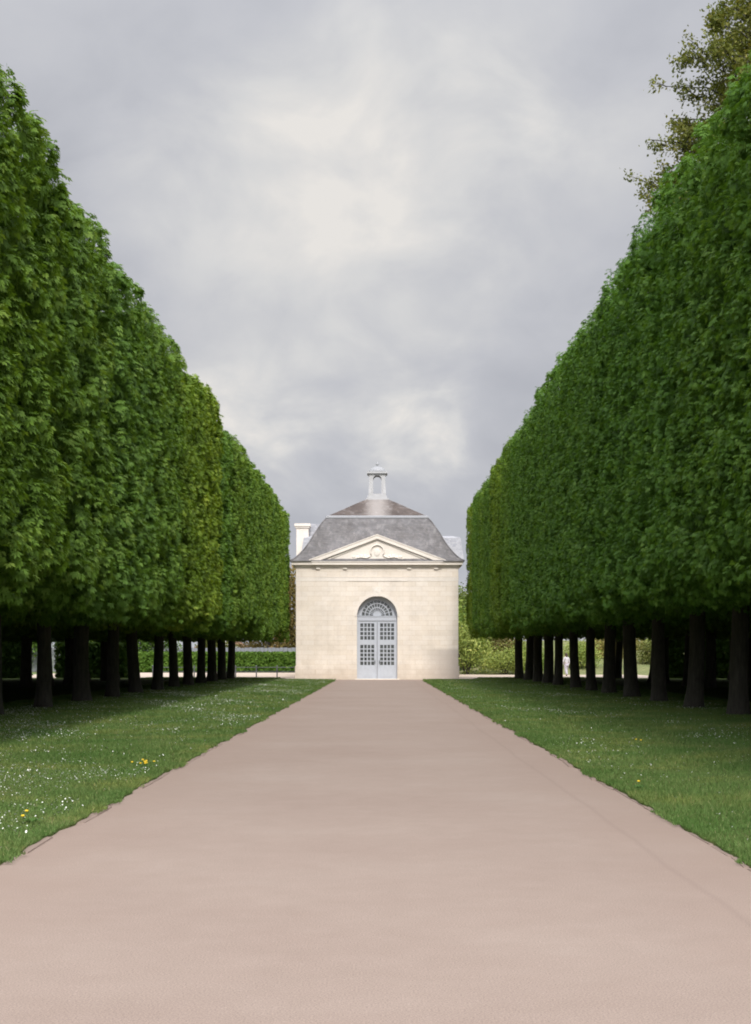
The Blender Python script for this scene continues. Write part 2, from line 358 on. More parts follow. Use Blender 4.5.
def make_crown(seed, clump=0.46, per=20, dens=1.9, leaf=0.20, lump=0.20, plan_r=0.6, Z1=11.1, top_r=0.6, hy=HY, end=None):
    rng = np.random.default_rng(seed)
    h = np.array([HX, hy, (Z1-Z0)/2]); c = np.array([0, 0, (Z1+Z0)/2]); rr = np.array([0.55, plan_r, top_r])
    r2 = np.array(end) if end else None
    area = 8*(h[0]*h[1] + h[1]*h[2] + h[0]*h[2])
    ph = rng.uniform(0, 6.28, 9); fr = rng.uniform(0.7, 1.9, (9, 3))*rng.choice([-1, 1], (9, 3))
    def und(p): return lump*sum(np.sin((p*fr[k]).sum(1) + ph[k]) for k in range(9))/3.2
    parts = []
    # loose inner layers: darker leaves behind the clipped surface
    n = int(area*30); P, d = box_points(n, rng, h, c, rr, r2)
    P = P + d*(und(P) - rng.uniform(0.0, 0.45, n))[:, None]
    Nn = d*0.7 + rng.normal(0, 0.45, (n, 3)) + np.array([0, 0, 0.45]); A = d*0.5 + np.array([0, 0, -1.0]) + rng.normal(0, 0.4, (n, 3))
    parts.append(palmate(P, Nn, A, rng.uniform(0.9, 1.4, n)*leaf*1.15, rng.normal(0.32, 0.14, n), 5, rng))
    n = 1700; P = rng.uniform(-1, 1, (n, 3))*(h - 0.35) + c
    parts.append(simple_leaves(P, rng.uniform(0.6, 1.1, n), rng.normal(0.25, 0.1, n), rng))  # oversized leaves added inside the crown to stop light leaking through
    # shoots: domes of leaves that stand out of the surface
    k = int(area*dens); Cn, dn = box_points(k, rng, h, c, rr, r2)
    Cn = Cn + dn*und(Cn)[:, None]
    below = dn[:, 2] < -0.6
    Cn[below, 2] -= np.clip(rng.normal(0.0, 0.22, below.sum()) + 0.7*und(Cn[below]*1.3), -0.45, 0.32)
    side = unit(dn + np.array([0, 0, 0.25]))
    cr = clump*rng.uniform(0.6, 1.35, k); out = rng.uniform(-0.12, 0.30, k)*(clump/0.46)
    ctone = rng.normal(0.0, 0.12, k)
    idx = np.repeat(np.arange(k), per); n = len(idx)
    hd = unit(rng.normal(0, 1, (n, 3)) + side[idx]*0.95 + np.array([0, 0, 0.25]))
    rad = cr[idx]*rng.uniform(0.35, 1.0, n)**0.6
    P = Cn[idx] + dn[idx]*out[idx][:, None] + hd*rad[:, None]
    # keep the clipped outline: nothing stands far out of the box
    q = P - c; lim = h + 0.13
    P = np.clip(q, -lim - np.array([0, 0, 0.6]), lim) + c + rng.normal(0, 0.03, (n, 3))
    Nn = hd*0.75 + np.array([0, 0, 0.55]) + rng.normal(0, 0.28, (n, 3))
    A = hd*0.6 + dn[idx]*0.5 + np.array([0, 0, -0.75]) + rng.normal(0, 0.3, (n, 3))
    tone = 0.5 + ctone[idx] + rng.normal(0, 0.13, n) + 0.12*np.clip(hd[:, 2], 0, 1)*0
    parts.append(palmate(P, Nn, A, leaf*rng.uniform(0.75, 1.3, n), tone, 6, rng))
    # long untrimmed sprigs
    k2 = 40; S, d = box_points(k2, rng, h, c, rr, r2)
    per2 = 7; i2 = np.repeat(np.arange(k2), per2); n = len(i2)
    P = S[i2] + d[i2]*rng.uniform(0.02, 0.24, n)[:, None] + rng.normal(0, 0.10, (n, 3))
    parts.append(palmate(P, d[i2]*0.5 + np.array([0, 0, 0.6]) + rng.normal(0, 0.3, (n, 3)), d[i2] + np.array([0, 0, -0.5]), leaf*rng.uniform(0.8, 1.2, n), rng.normal(0.62, 0.12, n), 6, rng))
    V, F, T = cat(parts)
    return np_mesh('chestnut_crown', V, F, {'leaf_tone': T}, M['chestnut'])

def make_trunk(seed):
    rnd = random.Random(seed); mb = MB()
    lean = rnd.uniform(-0.22, 0.22)
    mb.tube([(0,0,-0.15),(0.0,0,0.12),(lean*0.3,0.02,0.6),(lean*0.7,0.03,1.6),(lean,0.0,2.8),(lean*1.1,0.03,4.2)], [0.46,0.37,0.30,0.275,0.27,0.2], 12)
    for k in range(6):
        a = k*1.05 + rnd.uniform(-0.3, 0.3); z = rnd.uniform(2.6, 3.9); r = rnd.uniform(1.6, 2.5)
        ca, sa = math.cos(a), math.sin(a)
        mb.tube([(lean,0,z),(lean+ca*r*0.4,sa*r*0.35,z+0.9),(lean+ca*r*0.8,sa*r*0.7,z+2.3),(lean+ca*r*0.9,sa*r*0.85,z+5.0)], [0.16,0.12,0.09,0.04], 7)
    me_o = mb
    me = bpy.data.meshes.new('chestnut_trunk'); me.from_pydata(mb.v, [], mb.f); me.update()
    me.polygons.foreach_set('use_smooth', [True]*len(me.polygons)); me.materials.append(M['bark'])
    return me

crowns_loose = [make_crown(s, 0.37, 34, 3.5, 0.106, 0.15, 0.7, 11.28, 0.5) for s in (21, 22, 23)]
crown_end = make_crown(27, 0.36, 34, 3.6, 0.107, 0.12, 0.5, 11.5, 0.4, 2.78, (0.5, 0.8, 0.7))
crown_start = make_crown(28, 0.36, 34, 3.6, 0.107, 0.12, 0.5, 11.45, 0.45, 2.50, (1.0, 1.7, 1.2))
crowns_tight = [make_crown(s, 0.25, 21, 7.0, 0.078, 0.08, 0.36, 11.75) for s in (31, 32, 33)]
trunks = [make_trunk(s) for s in (1, 2, 3, 4, 5)]
ORD = ['first','second','third','fourth','fifth','sixth','seventh','eighth','ninth','tenth','eleventh','twelfth','thirteenth','fourteenth','fifteenth','sixteenth','seventeenth','eighteenth','nineteenth']
rt = random.Random(5)

def chestnut(x, y, crown_me, trunk_me, tint, sx, sz, flip, label, group):
    t = empty('chestnut_tree', (x, y, 0.02))
    tag(t, label, 'tree', group)
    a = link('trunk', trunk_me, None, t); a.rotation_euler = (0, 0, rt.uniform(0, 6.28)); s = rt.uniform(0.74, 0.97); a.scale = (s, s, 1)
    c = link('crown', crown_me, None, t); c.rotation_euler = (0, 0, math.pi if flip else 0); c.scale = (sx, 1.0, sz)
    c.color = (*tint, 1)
    return t

tints_left = [(1.02,1.04,0.8),(1.1,1.08,0.75),(0.95,1.0,0.8),(1.05,1.05,0.8),(1.0,1.02,0.8),(0.96,1.0,0.8),(1.06,1.05,0.8),(0.9,1.0,0.85),(1.28,1.14,0.66),(1.15,1.08,0.74),(1.0,1.04,0.9),(0.92,1.0,0.95),(0.98,1.02,0.9),(0.9,0.94,0.7),(0.92,.96,.7),(1,1,.8)]
tints_right = [(1.2,1.1,0.65),(0.86,0.98,0.75),(0.95,1.0,0.7),(0.86,0.96,0.75),(1.12,1.06,0.65),(0.92,0.98,0.7),(0.82,0.96,0.8),(0.80,0.94,0.8),(0.78,0.93,0.8),(0.76,0.92,0.8),(0.76,0.92,0.8),(0.74,0.92,0.8),(0.76,0.94,0.8),(0.8,0.95,0.8),(0.8,.95,.8),(0.8,.95,.8),(0.8,.95,.8)]
XL, XR = -10.15, 9.52
heights_l = [0.99,1.0,0.995,1.005,0.975,1.03,1.0,1.005,0.985,1.0,1.01,1.0,0.985,1.0,1.0,1.0,1.0]
rowl = [99.4 - 5.42*i for i in range(8)] + [55.6 - 5.72*i for i in range(5)] + [26.85, 21.4, 15.7]
rowr = [99.4, 93.4, 87.6, 82.6, 78.0, 70.9, 65.7, 60.7, 55.2, 49.8, 44.3, 38.8, 33.4, 28.0, 22.6, 17.2, 11.8]
heights_l = [1.0,0.99,1.0,0.99,1.0,0.985,0.985,0.962,0.995,0.985,0.985,0.985,1.0,1.0,1.0,1.0]
for i, y in enumerate(rowl):
    n = ORD[i]
    if i == 0: lab = 'clipped chestnut ending the left front row, its crown beside the pavilion'
    elif y < 27: lab = f'clipped chestnut at the near end of the left front row, {n} from the pavilion'
    else: lab = f'clipped leafy chestnut in the left front row, {n} from the pavilion'
    chestnut(XL - (0.1 if i in (7, 12) else 0), y, crown_end if i in (8, 13) else crown_start if i in (7, 12) else crowns_loose[(i*2+i//3) % 3], trunks[(i*3) % 5], tints_left[i], 1.115, heights_l[i], True if i in (7, 12) else False if i in (8, 13) else i % 2 == 1, lab, 'clipped chestnuts in the left front row')
for i, y in enumerate(rowr):
    n = ORD[i]
    lab = 'clipped chestnut ending the right front row, its crown beside the pavilion' if i == 0 else f'tightly clipped chestnut in the right front row, {n} from the pavilion'
    chestnut(XR, y, crowns_tight[(i*2+i//3) % 3], trunks[(i*2+1) % 5], tints_right[i], 1.0, 1.0 + 0.012*math.sin(i*1.7), i % 2 == 0, lab, 'clipped chestnuts in the right front row')
for side, x, mes in (('left', -17.6, crowns_loose), ('right', 16.2, crowns_tight)):
    for i in range(15):
        y = 99.0 - 5.42*i + rt.uniform(-0.5, 0.5)
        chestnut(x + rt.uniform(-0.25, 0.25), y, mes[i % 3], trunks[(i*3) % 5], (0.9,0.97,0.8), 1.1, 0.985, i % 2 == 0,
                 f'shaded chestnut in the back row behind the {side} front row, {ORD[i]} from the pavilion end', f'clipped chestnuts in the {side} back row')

for side, x, mes in (('left', -25.0, crowns_loose), ('right', 23.2, crowns_tight), ('left', -32.2, crowns_loose), ('right', 30.0, crowns_tight),
                     ('left', -39.4, crowns_loose), ('right', 36.8, crowns_tight), ('left', -46.4, crowns_loose), ('right', 43.4, crowns_tight)):
    near = abs(x) < 34  # extra rows added to darken the view under the trees
    for i in range(25 if near else 13):
        y = 96.0 - (2.9 if near else 5.6)*i + rt.uniform(-0.7, 0.7)
        if side == 'right' and x < 25 and abs(y - 76) < 3.4: continue
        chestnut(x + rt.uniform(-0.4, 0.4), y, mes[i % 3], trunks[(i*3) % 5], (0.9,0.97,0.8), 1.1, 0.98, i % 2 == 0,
                 f'chestnut added to darken the deep grove behind the {side} rows', f'chestnuts deep in the {side} grove')

# ---- loose trees and bushes of the surroundings
def blob_tree_mesh(name, seed, lobes, n, leaf, mname='bush'):
    """lobes: list of (x,y,z,rx,ry,rz); leaves in twig sprays near each lobe's surface"""
    rng = np.random.default_rng(seed); parts = []
    vol = np.array([l[3]*l[4] + l[4]*l[5] + l[3]*l[5] for l in lobes]); vol = vol/vol.sum()
    for l, w in zip(lobes, vol):
        k = max(6, int(n*w/14)); d = unit(rng.normal(0, 1, (k, 3))); rr = rng.uniform(0.45, 1.05, k)**0.7
        S = d*rr[:, None]*np.array(l[3:]) + np.array(l[:3])
        i = np.repeat(np.arange(k), 14); m_ = len(i)
        P = S[i] + rng.normal(0, 1, (m_, 3))*leaf*1.9
        P[:, 2] = np.maximum(P[:, 2], 0.03)
        tone = (0.5 + rng.normal(0, 0.17, k))[i] + rng.normal(0, 0.1, m_)
        parts.append(simple_leaves(P, leaf*rng.uniform(0.7, 1.4, m_), tone, rng, d[i]*0.6 + rng.normal(0, 0.5, (m_, 3)) + np.array([0, 0, 0.4])))
    V, F, T = cat(parts)
    return np_mesh(name, V, F, {'leaf_tone': T}, M[mname])

def rand_lobes(seed, rx, rz, z, k):
    rnd = random.Random(seed); out = [(0, 0, z, rx*0.75, rx*0.75, rz*0.8)]
    for _ in range(k):
        a = rnd.uniform(0, 6.28); r = rx*rnd.uniform(0.3, 0.65); s = rnd.uniform(0.3, 0.5)
        out.append((math.cos(a)*r, math.sin(a)*r, z + rz*rnd.uniform(-0.55, 0.6), rx*s, rx*s, rz*s*0.9))
    return out
bush_me = [blob_tree_mesh('bush_foliage', 60+i, rand_lobes(60+i, 2.2, 1.7, 1.6, 9), 5200, 0.17) for i in range(2)]
tree_me = [blob_tree_mesh('tree_foliage', 70+i, rand_lobes(70+i, 3.2, 3.2, 5.2, 12), 7000, 0.24) for i in range(2)]
mb = MB(); mb.tube([(0,0,-0.1),(0.05,0,0.8),(0,0.05,2.2),(0.1,0,5.0),(0.0,0.1,7.2)], [0.3,0.22,0.19,0.13,0.04], 9)
for k in range(6):
    a = k*1.1; mb.tube([(0,0,2.2+k*0.4),(math.cos(a)*1.2,math.sin(a)*1.2,3.6+k*0.45),(math.cos(a)*2.2,math.sin(a)*2.2,4.8+k*0.4)], [0.1,0.07,0.03], 6)
small_trunk = bpy.data.meshes.new('tree_trunk'); small_trunk.from_pydata(mb.v, [], mb.f); small_trunk.materials.append(M['bark'])
mb = MB()
for k in range(5):
    a = k*1.26; mb.tube([(0.1*math.cos(a),0.1*math.sin(a),-0.05),(0.4*math.cos(a),0.4*math.sin(a),0.9),(1.0*math.cos(a),1.0*math.sin(a),2.0)], [0.06,0.045,0.02], 6)
bush_stem = bpy.data.meshes.new('bush_stems'); bush_stem.from_pydata(mb.v, [], mb.f); bush_stem.materials.append(M['bark'])

def bush(x, y, s, tint, label, sz=1.0, i=0, z=0.0, grp='shrubs beyond the avenue'):
    t = empty('shrub', (x, y, z), rt.uniform(0, 6.28)); tag(t, label, 'shrub', grp)
    f = link('foliage', bush_me[i % 2], None, t); f.scale = (s, s, s*sz); f.color = (*tint, 1)
    k = link('stem', bush_stem, None, t); k.scale = (s, s, s*sz)
    return t
def tree(x, y, s, tint, label, sz=1.0, i=0, z=0.0, grp='loose trees beyond the avenue'):
    t = empty('tree', (x, y, z), rt.uniform(0, 6.28)); tag(t, label, 'tree', grp)
    f = link('crown', tree_me[i % 2], None, t); f.scale = (s, s, s*sz); f.color = (*tint, 1)
    k = link('trunk', small_trunk, None, t); k.scale = (s, s, s*sz)
    return t
YG, OL, BR, GR, DG, PK = (4.0,2.9,3.2), (1.9,1.25,1.4), (2.5,1.15,1.6), (1.15,1.25,0.9), (0.7,0.8,0.7), (3.6,1.9,2.6)
# right of the pavilion
bush(7.6, 128, 1.25, YG, 'pale yellow-green shrub at the right corner of the pavilion', 1.15, 0)
bush(10.8, 126, 1.05, YG, 'pale yellow-green low shrub right of the pavilion under the brown bush', 0.75, 1)
bush(8.6, 139, 1.9, (2.4,2.0,1.8), 'tall yellow-green shrub behind the pale one beside the pavilion', 1.05, 1)
bush(11.6, 133, 0.95, (2.6,1.35,2.1), 'brown twiggy bush between the pavilion and the first right trunk', 1.35, 0)
bush(13.6, 131, 0.9, (2.6,2.2,1.8), 'yellow-green shrub beside the last trunk of the right row', 1.0, 1)
tree(8.6, 172, 1.35, (1.7,1.35,1.2), 'olive tree whose top shows behind the right corner of the pavilion', 0.9, 0)
for i, (x, y, s, tn, lb) in enumerate([
    (18.6, 133, 0.95, YG, 'pale yellow-green shrub behind the walking person'), (21.5, 142, 1.2, PK, 'russet shrub behind the far right trunks, on the bank'), (26.0, 137, 1.1, OL, 'olive shrub low on the bank behind the right trunks'),
    (24, 148, 1.5, PK, 'russet shrub seen between the far right trunks'), (31, 156, 1.6, YG, 'pale green shrub seen through the right row, near its middle'),
    (39, 150, 1.5, OL, 'olive shrub seen through the middle of the right row'), (47, 160, 1.7, PK, 'reddish shrub seen beyond the shaded right trunks'),
    (44, 128, 1.3, YG, 'yellow-green shrub in the dim gap right of the middle trunks'), (55, 140, 1.6, GR, 'green shrub beyond the near right trunks'),
    (36, 108, 1.2, (2.0,1.8,1.2), 'sunlit shrub glimpsed between the near right trunks')]):
    bush(x, y, s, tn, lb, 1.0, i)
for i, (x, y, s, tn, lb) in enumerate([
    (20, 176, 1.4, BR, 'brown-leaved tree beyond the right row, nearest the pavilion'), (30, 182, 1.5, GR, 'green tree beyond the right row'),
    (41, 178, 1.4, OL, 'olive tree beyond the middle of the right row'), (54, 172, 1.6, GR, 'broad green tree beyond the near right trunks'),
    (68, 160, 1.6, DG, 'dark green tree far out at the right side'), (62, 118, 1.5, DG, 'dark tree closing the view at the far right side')]):
    tree(x, y, s, tn, lb, 0.9, i)
# left of the pavilion and behind the left row
tree(-11.6, 152, 1.25, BR, 'tall russet tree rising between the left row and the pavilion', 1.15, 0)
bush(-13.6, 156, 1.2, BR, 'brown shrub above the clipped hedge beside the pavilion', 1.1, 1)
bush(-9.3, 153, 1.45, BR, 'tall brown shrub against the left corner of the pavilion above the hedge', 1.7, 1)
bush(-17.0, 155, 1.1, OL, 'olive shrub behind the hedge near the last left trunk', 1.2, 0)
for i, (x, y, s, tn, lb) in enumerate([
    (-23, 150, 1.5, GR, 'green shrub seen between the last left trunks'), (-29, 146, 1.5, (1.7,1.6,1.0), 'yellow-green shrub seen between far left trunks'),
    (-36, 150, 1.7, GR, 'green shrub seen past the middle of the left row'), (-33, 118, 1.2, (1.7,1.5,1.0), 'sunlit olive shrub glimpsed between the near left trunks'),
    (-47, 134, 1.6, GR, 'green shrub beyond the shaded left trunks'), (-42, 104, 1.3, OL, 'olive shrub beyond the nearest left trunks')]):
    bush(x, y, s, tn, lb, 1.1, i)
for i, (x, y, s, tn, lb) in enumerate([
    (-21, 178, 1.5, GR, 'green tree beyond the left row, nearest the pavilion'), (-32, 174, 1.5, OL, 'olive tree beyond the left row'),
    (-44, 168, 1.6, GR, 'broad green tree beyond the middle of the left row'), (-56, 150, 1.6, DG, 'dark green tree far out at the left side'),
    (-60, 118, 1.5, DG, 'dark tree closing the view at the far left side')]):
    tree(x, y, s, tn, lb, 0.9, i)

# ---- tall tree behind the right row
def tall_tree():
    rng = np.random.default_rng(97); rnd = random.Random(97)
    t = empty('tall_tree', (22.2, 76, 0)); tag(t, 'tall bronze-leaved tree rising above the right clipped row', 'tree')
    mb = MB(); H = 37.5
    mb.tube([(0,0,-0.2),(0.1,0,3),(0,0.2,9),(0.3,0,17),(0.1,0.2,26),(0.2,0,32),(0.1,0,H-0.6)], [0.75,0.55,0.45,0.36,0.24,0.13,0.03], 12)
    tips = []
    for k in range(170):
        zt_ = 14.5 + (H-15.2)*(k/170)**0.95
        u = (zt_-12)/(H-12); a = k*2.399 + rnd.uniform(-0.4, 0.4)
        reach = max(1.2, 8.8*math.sqrt(max(0, 1-((zt_-25)/12.4)**2)))*rnd.uniform(0.82, 1.0)
        z = zt_ - 0.44*reach
        ca, sa = math.cos(a), math.sin(a)
        p0 = Vector((0.15, 0, z)); p1 = p0 + Vector((ca*reach*0.35, sa*reach*0.35, reach*0.22)); p2 = p0 + Vector((ca*reach*0.7, sa*reach*0.7, reach*0.42)); p3 = p0 + Vector((ca*reach, sa*reach, reach*0.44))
        r0 = 0.05 + 0.13*(1-u)
        mb.tube([p0, p1, p2, p3], [r0, r0*0.7, r0*0.4, 0.02], 6)
        for q in range(15):
            f = rnd.uniform(0.35, 1.0); base = p1.lerp(p3, max(0, (f-0.35)/0.65))
            d = Vector((ca + rnd.gauss(0, 0.8), sa + rnd.gauss(0, 0.8), rnd.gauss(0.25, 0.55))).normalized()
            l2 = rnd.uniform(0.5, 1.9)*(0.6 + 0.5*(1-u)); e = base + d*l2
            mb.tube([base, base.lerp(e, 0.5) + Vector((0, 0, 0.08)), e], [0.035, 0.022, 0.008], 4, False)
            for s in (0.4, 0.65, 0.85, 1.0): tips.append(base.lerp(e, s))
    mb.build('trunk', M['bark'], t, True)
    S = np.array([tuple(p) for p in tips]); per = 16; i = np.repeat(np.arange(len(S)), per)
    P = S[i] + rng.normal(0, 0.20, (len(i), 3)); tone = rng.normal(0.5, 0.16, len(S))[i] + rng.normal(0, 0.1, len(i))
    V, F, T = simple_leaves(P, rng.uniform(0.13, 0.27, len(i)), tone, rng)
    c = link('crown', np_mesh('bronze_foliage', V, F, {'leaf_tone': T}, M['bush']), None, t); c.color = (2.2, 1.4, 1.35, 1)
tall_tree()

# ------------------------------------------------------------------ ground, path, lawns
def sheet(name, x0, x1, y0, y1, z, m, kind='structure'):
    mb = MB(); mb.add([(x0,y0,z),(x1,y0,z),(x1,y1,z),(x0,y1,z)], [(0,1,2,3)])
    return tag(mb.build(name, m), kind=kind)
tag(sheet('ground', -1500, 1500, -400, 2600, -0.06, M['meadow']), 'grassy ground running out to the horizon')
tag(sheet('path', -3.15, 3.05, -30, 98.0, 0.0, M['path']), 'pinkish beige sanded avenue path running up to the pavilion')
tag(sheet('forecourt', -30, 22, 98.0, 141, -0.004, M['forecourt']), 'pale gravel forecourt round the pavilion')

def edge_l(y): return -2.90 + 0.015*math.sin(y*0.9) + 0.012*math.sin(y*2.7+1) + 0.010*math.sin(y*4.1+math.sin(y*1.9)*2) + 0.012*math.sin(y*9.7) - (0.9*((y-93.5)/3.7)**2 if y > 93.5 else 0)
def edge_r(y): return 2.82 + 0.014*math.sin(y*0.8+2) + 0.012*math.sin(y*2.3) + 0.009*math.sin(y*3.7+math.sin(y*1.3)*2) + 0.012*math.sin(y*8.3) + (0.7*((y-93.5)/3.7)**2 if y > 93.5 else 0)
def lawn(name, edge, sgn, label):
    ys = np.arange(-25, 97.21, 0.2); xs = [0, 0.12, 0.5, 1.5, 3, 5, 8, 14, 21, 47]
    v, f = [], []
    nx = len(xs) + 1
    for y in ys:
        e = edge(y); v.append((e, y, -0.01))
        for k, dx in enumerate(xs):
            v.append((e + sgn*dx, y, 0.022 + 0.012*min(1, dx*6) + 0.012*math.sin(y*0.7+dx)*min(1, dx)))
    for j in range(len(ys)-1):
        for k in range(nx-1):
            a = j*nx+k; q = (a, a+1, a+1+nx, a+nx)
            f.append(q if sgn > 0 else q[::-1])
    n = len(v); xa, xb = (sgn*6.7, sgn*50)
    v += [(xa,97.2,0.03),(xb,97.2,0.03),(xb,104.5,0.03),(xa,104.5,0.03)]; f.append((n,n+1,n+2,n+3) if sgn > 0 else (n+3,n+2,n+1,n))
    mb = MB(); mb.v = v; mb.f = f
    return tag(mb.build(name, M['soil'], None, True), label, kind='structure')
lawn('lawn', edge_l, -1, 'daisy-covered lawn strip along the left of the path')
lawn('lawn', edge_r, 1, 'green lawn strip along the right of the path')

# dry grassy bank behind the right side
mb = MB(); xs = np.linspace(6.5, 120, 50); ys = np.linspace(120, 200, 30); vv = []
for y in ys:
    for x in xs:
        u = min(1, max(0, (y-122)/40)); w = min(1, max(0, (x-6.5)/4))
        vv.append((x, y, -0.07 + w*(u*u*(3-2*u)*3.2 + 0.22*math.sin(x*0.5+y*0.3)*u)))
mb.v = vv; mb.f = [(j*50+i, j*50+i+1, (j+1)*50+i+1, (j+1)*50+i) for j in range(29) for i in range(49)]
tag(mb.build('bank', M['bank'], None, True), 'dry yellow-green grass bank rising beyond the right row', kind='structure')

# worn edging stones along both sides
def kerb(edge, sgn, seed, label):
    rnd = random.Random(seed); mb = MB(); y = 4.0
    while y < 93:
        ln = rnd.uniform(0.45, 1.1)
        if rnd.random() < (0.62 if sgn < 0 else 0.88):
            w = rnd.uniform(0.03, 0.06); off = rnd.uniform(-0.015, 0.015); z1 = rnd.uniform(0.005, 0.013)
            e0 = edge(y) - sgn*(0.015+off); e1 = edge(y+ln) - sgn*(0.015+off)
            tl = rnd.uniform(-0.012, 0.012)
            a0, a1, b0, b1 = e0 - sgn*w, e0 + sgn*0.05, e1 - sgn*(w+tl), e1 + sgn*0.05
            vs = [(a0,y,-0.03),(a1,y,-0.03),(b1,y+ln,-0.03),(b0,y+ln,-0.03),(a0+sgn*0.012,y+0.01,z1),(a1,y+0.01,z1),(b1,y+ln-0.01,z1),(b0+sgn*0.012,y+ln-0.01,z1+tl*0.4)]
            mb.add(vs, [(0,3,2,1),(4,5,6,7),(0,1,5,4),(1,2,6,5),(2,3,7,6),(3,0,4,7)])
        y += ln + rnd.uniform(0.01, 0.06)
    return tag(mb.build('kerb', M['kerb']), label, kind='structure')
kerb(edge_l, -1, 3, 'worn flush edging stones along the left edge of the path')
kerb(edge_r, 1, 4, 'worn flush edging stones along the right edge of the path')

# grass blades and daisies
EL = np.vectorize(edge_l); ER = np.vectorize(edge_r)
def patch(x, y, ph):
    return (np.sin(x*1.3+y*0.55+ph) + np.sin(x*0.5-y*0.9+ph*2) + np.sin(x*2.9+y*1.7+ph*3)*0.7 + np.sin(-x*3.7+y*3.1+ph)*0.5)/3.2
def grass_points(sgn, rng):
    X, Y = [], []
    for y0 in np.arange(7.5, 104, 1.5):
        w = min(9.5, max(1.2, 0.27*(y0+1.5) - 2.8 + 2.0)); d = 2000*min(1, (14/ y0))**1.35
        n = int(w*1.5*d); yy = rng.uniform(y0, y0+1.5, n); xx = rng.uniform(0, w, n)
        k = int(1.5*d*0.35); yy = np.concatenate([yy, rng.uniform(y0, y0+1.5, k)]); xe = rng.uniform(-0.09, 0.12, k); xe = np.where((xe < 0) & (patch(xe*3, yy[-k:]*2.3, 1.7 + sgn) < 0.25 - xe*1.5), np.abs(xe)*0.6, xe); xx = np.concatenate([xx, xe])
        if y0 > 97.2: xx = xx + 4.2
        X.append(xx); Y.append(yy)
    X = np.concatenate(X); Y = np.concatenate(Y)
    e = EL(np.minimum(Y, 97.2)) if sgn < 0 else ER(np.minimum(Y, 97.2))
    e = np.where(Y > 97.2, sgn*2.9, e)
    return e + sgn*X, Y, X
def grass(sgn, seed, label):
    rng = np.random.default_rng(seed); x, y, dx = grass_points(sgn, rng); n = len(x)
    far = np.maximum(1, y/14)
    h = (0.036 + 0.018*np.clip(patch(x, y, 1.0), -1, 1) + rng.uniform(0, 0.026, n))*np.where(dx < 0.06, 0.75, 1.0)*far**0.25
    h = np.maximum(h, 0.02); w = 0.0045*far**0.85*rng.uniform(0.8, 1.4, n)
    a = rng.uniform(0, 6.28, n); bend = rng.uniform(0.2, 0.9, n)*h; b_ = rng.uniform(0, 6.28, n)
    P = np.stack([x, y, np.full(n, 0.02)], 1)
    s = np.stack([np.cos(a)*w, np.sin(a)*w, 0*w], 1); t = np.stack([np.cos(b_)*bend, np.sin(b_)*bend, h], 1)
    V = np.stack([P - s, P + s, P + t], 1).reshape(-1, 3); F = np.arange(3*n, dtype=np.int32).reshape(-1, 3)
    tone = np.clip(0.45 + 0.16*patch(x, y, 4.0) + rng.normal(0, 0.14, n) + (rng.random(n) < 0.05)*0.45, 0, 1)
    o = link('grass', np_mesh('grass_blades', V, F, {'leaf_tone': np.repeat(tone, 3)}, M['grass']))
    tag(o, label, kind='stuff')
grass(-1, 201, 'short mown grass on the left lawn')
grass(1, 202, 'short mown grass on the right lawn')

def daisies(sgn, seed, dens, label):
    rng = np.random.default_rng(seed); n0 = int(dens)
    y = 9 + (100-9)*rng.random(n0)**1.15; dx = rng.uniform(0.15, 8.0, n0); 
    x = (EL(np.minimum(y, 97)) if sgn < 0 else ER(np.minimum(y, 97))) + sgn*dx
    pv = patch(x*0.8, y*0.45, 2.2 if sgn < 0 else 5.1) + 0.5*patch(x*1.9, y*1.2, 0.4)
    keep = rng.random(n0) < np.clip((pv - (-0.10 if sgn < 0 else 0.16))*1.7, 0.08 if sgn < 0 else 0.075, 1)
    x, y = x[keep], y[keep]; n = len(x)
    r = rng.uniform(0.005, 0.0095, n)*np.maximum(1, (y/18))**0.45; z = rng.uniform(0.05, 0.08, n)
    k = 7; ang = np.linspace(0, 2*np.pi, k, endpoint=False)
    til = rng.normal(0, 0.45, (n, 2)); til[:, 1] -= 0.25
    ox = np.cos(ang)[None]*r[:, None]; oy = np.sin(ang)[None]*r[:, None]
    rim = np.stack([x[:, None]+ox, y[:, None]+oy, z[:, None]+ox*til[:, :1]-oy*til[:, 1:]*-1 + 0.002], 2)
    ctr = np.stack([x, y, z - 0.003], 1)[:, None]
    V = np.concatenate([ctr, rim], 1).reshape(-1, 3)
    F = np.array([[i*(k+1), i*(k+1)+1+j, i*(k+1)+1+(j+1) % k] for i in range(n) for j in range(k)], dtype=np.int32)
    tag(link('daisies', np_mesh('daisy_heads', V, F, None, M['petal'])), label, kind='stuff')
daisies(-1, 301, 52000, 'scattered white daisies covering the left lawn')
daisies(1, 302, 24000, 'patches of white daisies on the right lawn')

def dandelion(x, y, k, label, seed):
    rnd = random.Random(seed); t = empty('dandelion', (x, y, 0.03)); tag(t, label, 'flower', 'dandelions at the lawn edges')
    lv = MB()
    for i in range(9):
        a = i*0.7; ca, sa = math.cos(a), math.sin(a); r = rnd.uniform(0.09, 0.15)
        lv.add([(0,0,0.01),(ca*r*0.6-sa*0.02,sa*r*0.6+ca*0.02,0.05),(ca*r,sa*r,0.03),(ca*r*0.6+sa*0.02,sa*r*0.6-ca*0.02,0.05)], [(0,3,2,1)])
    o = lv.build('leaf', M['grass'], t)
    for i in range(k):
        px, py, h = rnd.gauss(0, 0.07), rnd.gauss(0, 0.09), rnd.uniform(0.07, 0.13)
        st = MB(); st.tube([(px*0.4,py*0.4,0),(px,py,h)], 0.004, 5); s = st.build('stem', M['grass'], t)
        fl = MB(); fl.lathe([(0.006,h-0.008),(0.018,h+0.002),(0.015,h+0.012),(0.004,h+0.014)], px, py, 9); fl.build('flower', M['yellow'], s)
dandelion(-3.28, 20.4, 9, 'clump of yellow dandelions at the left path edge', 1)
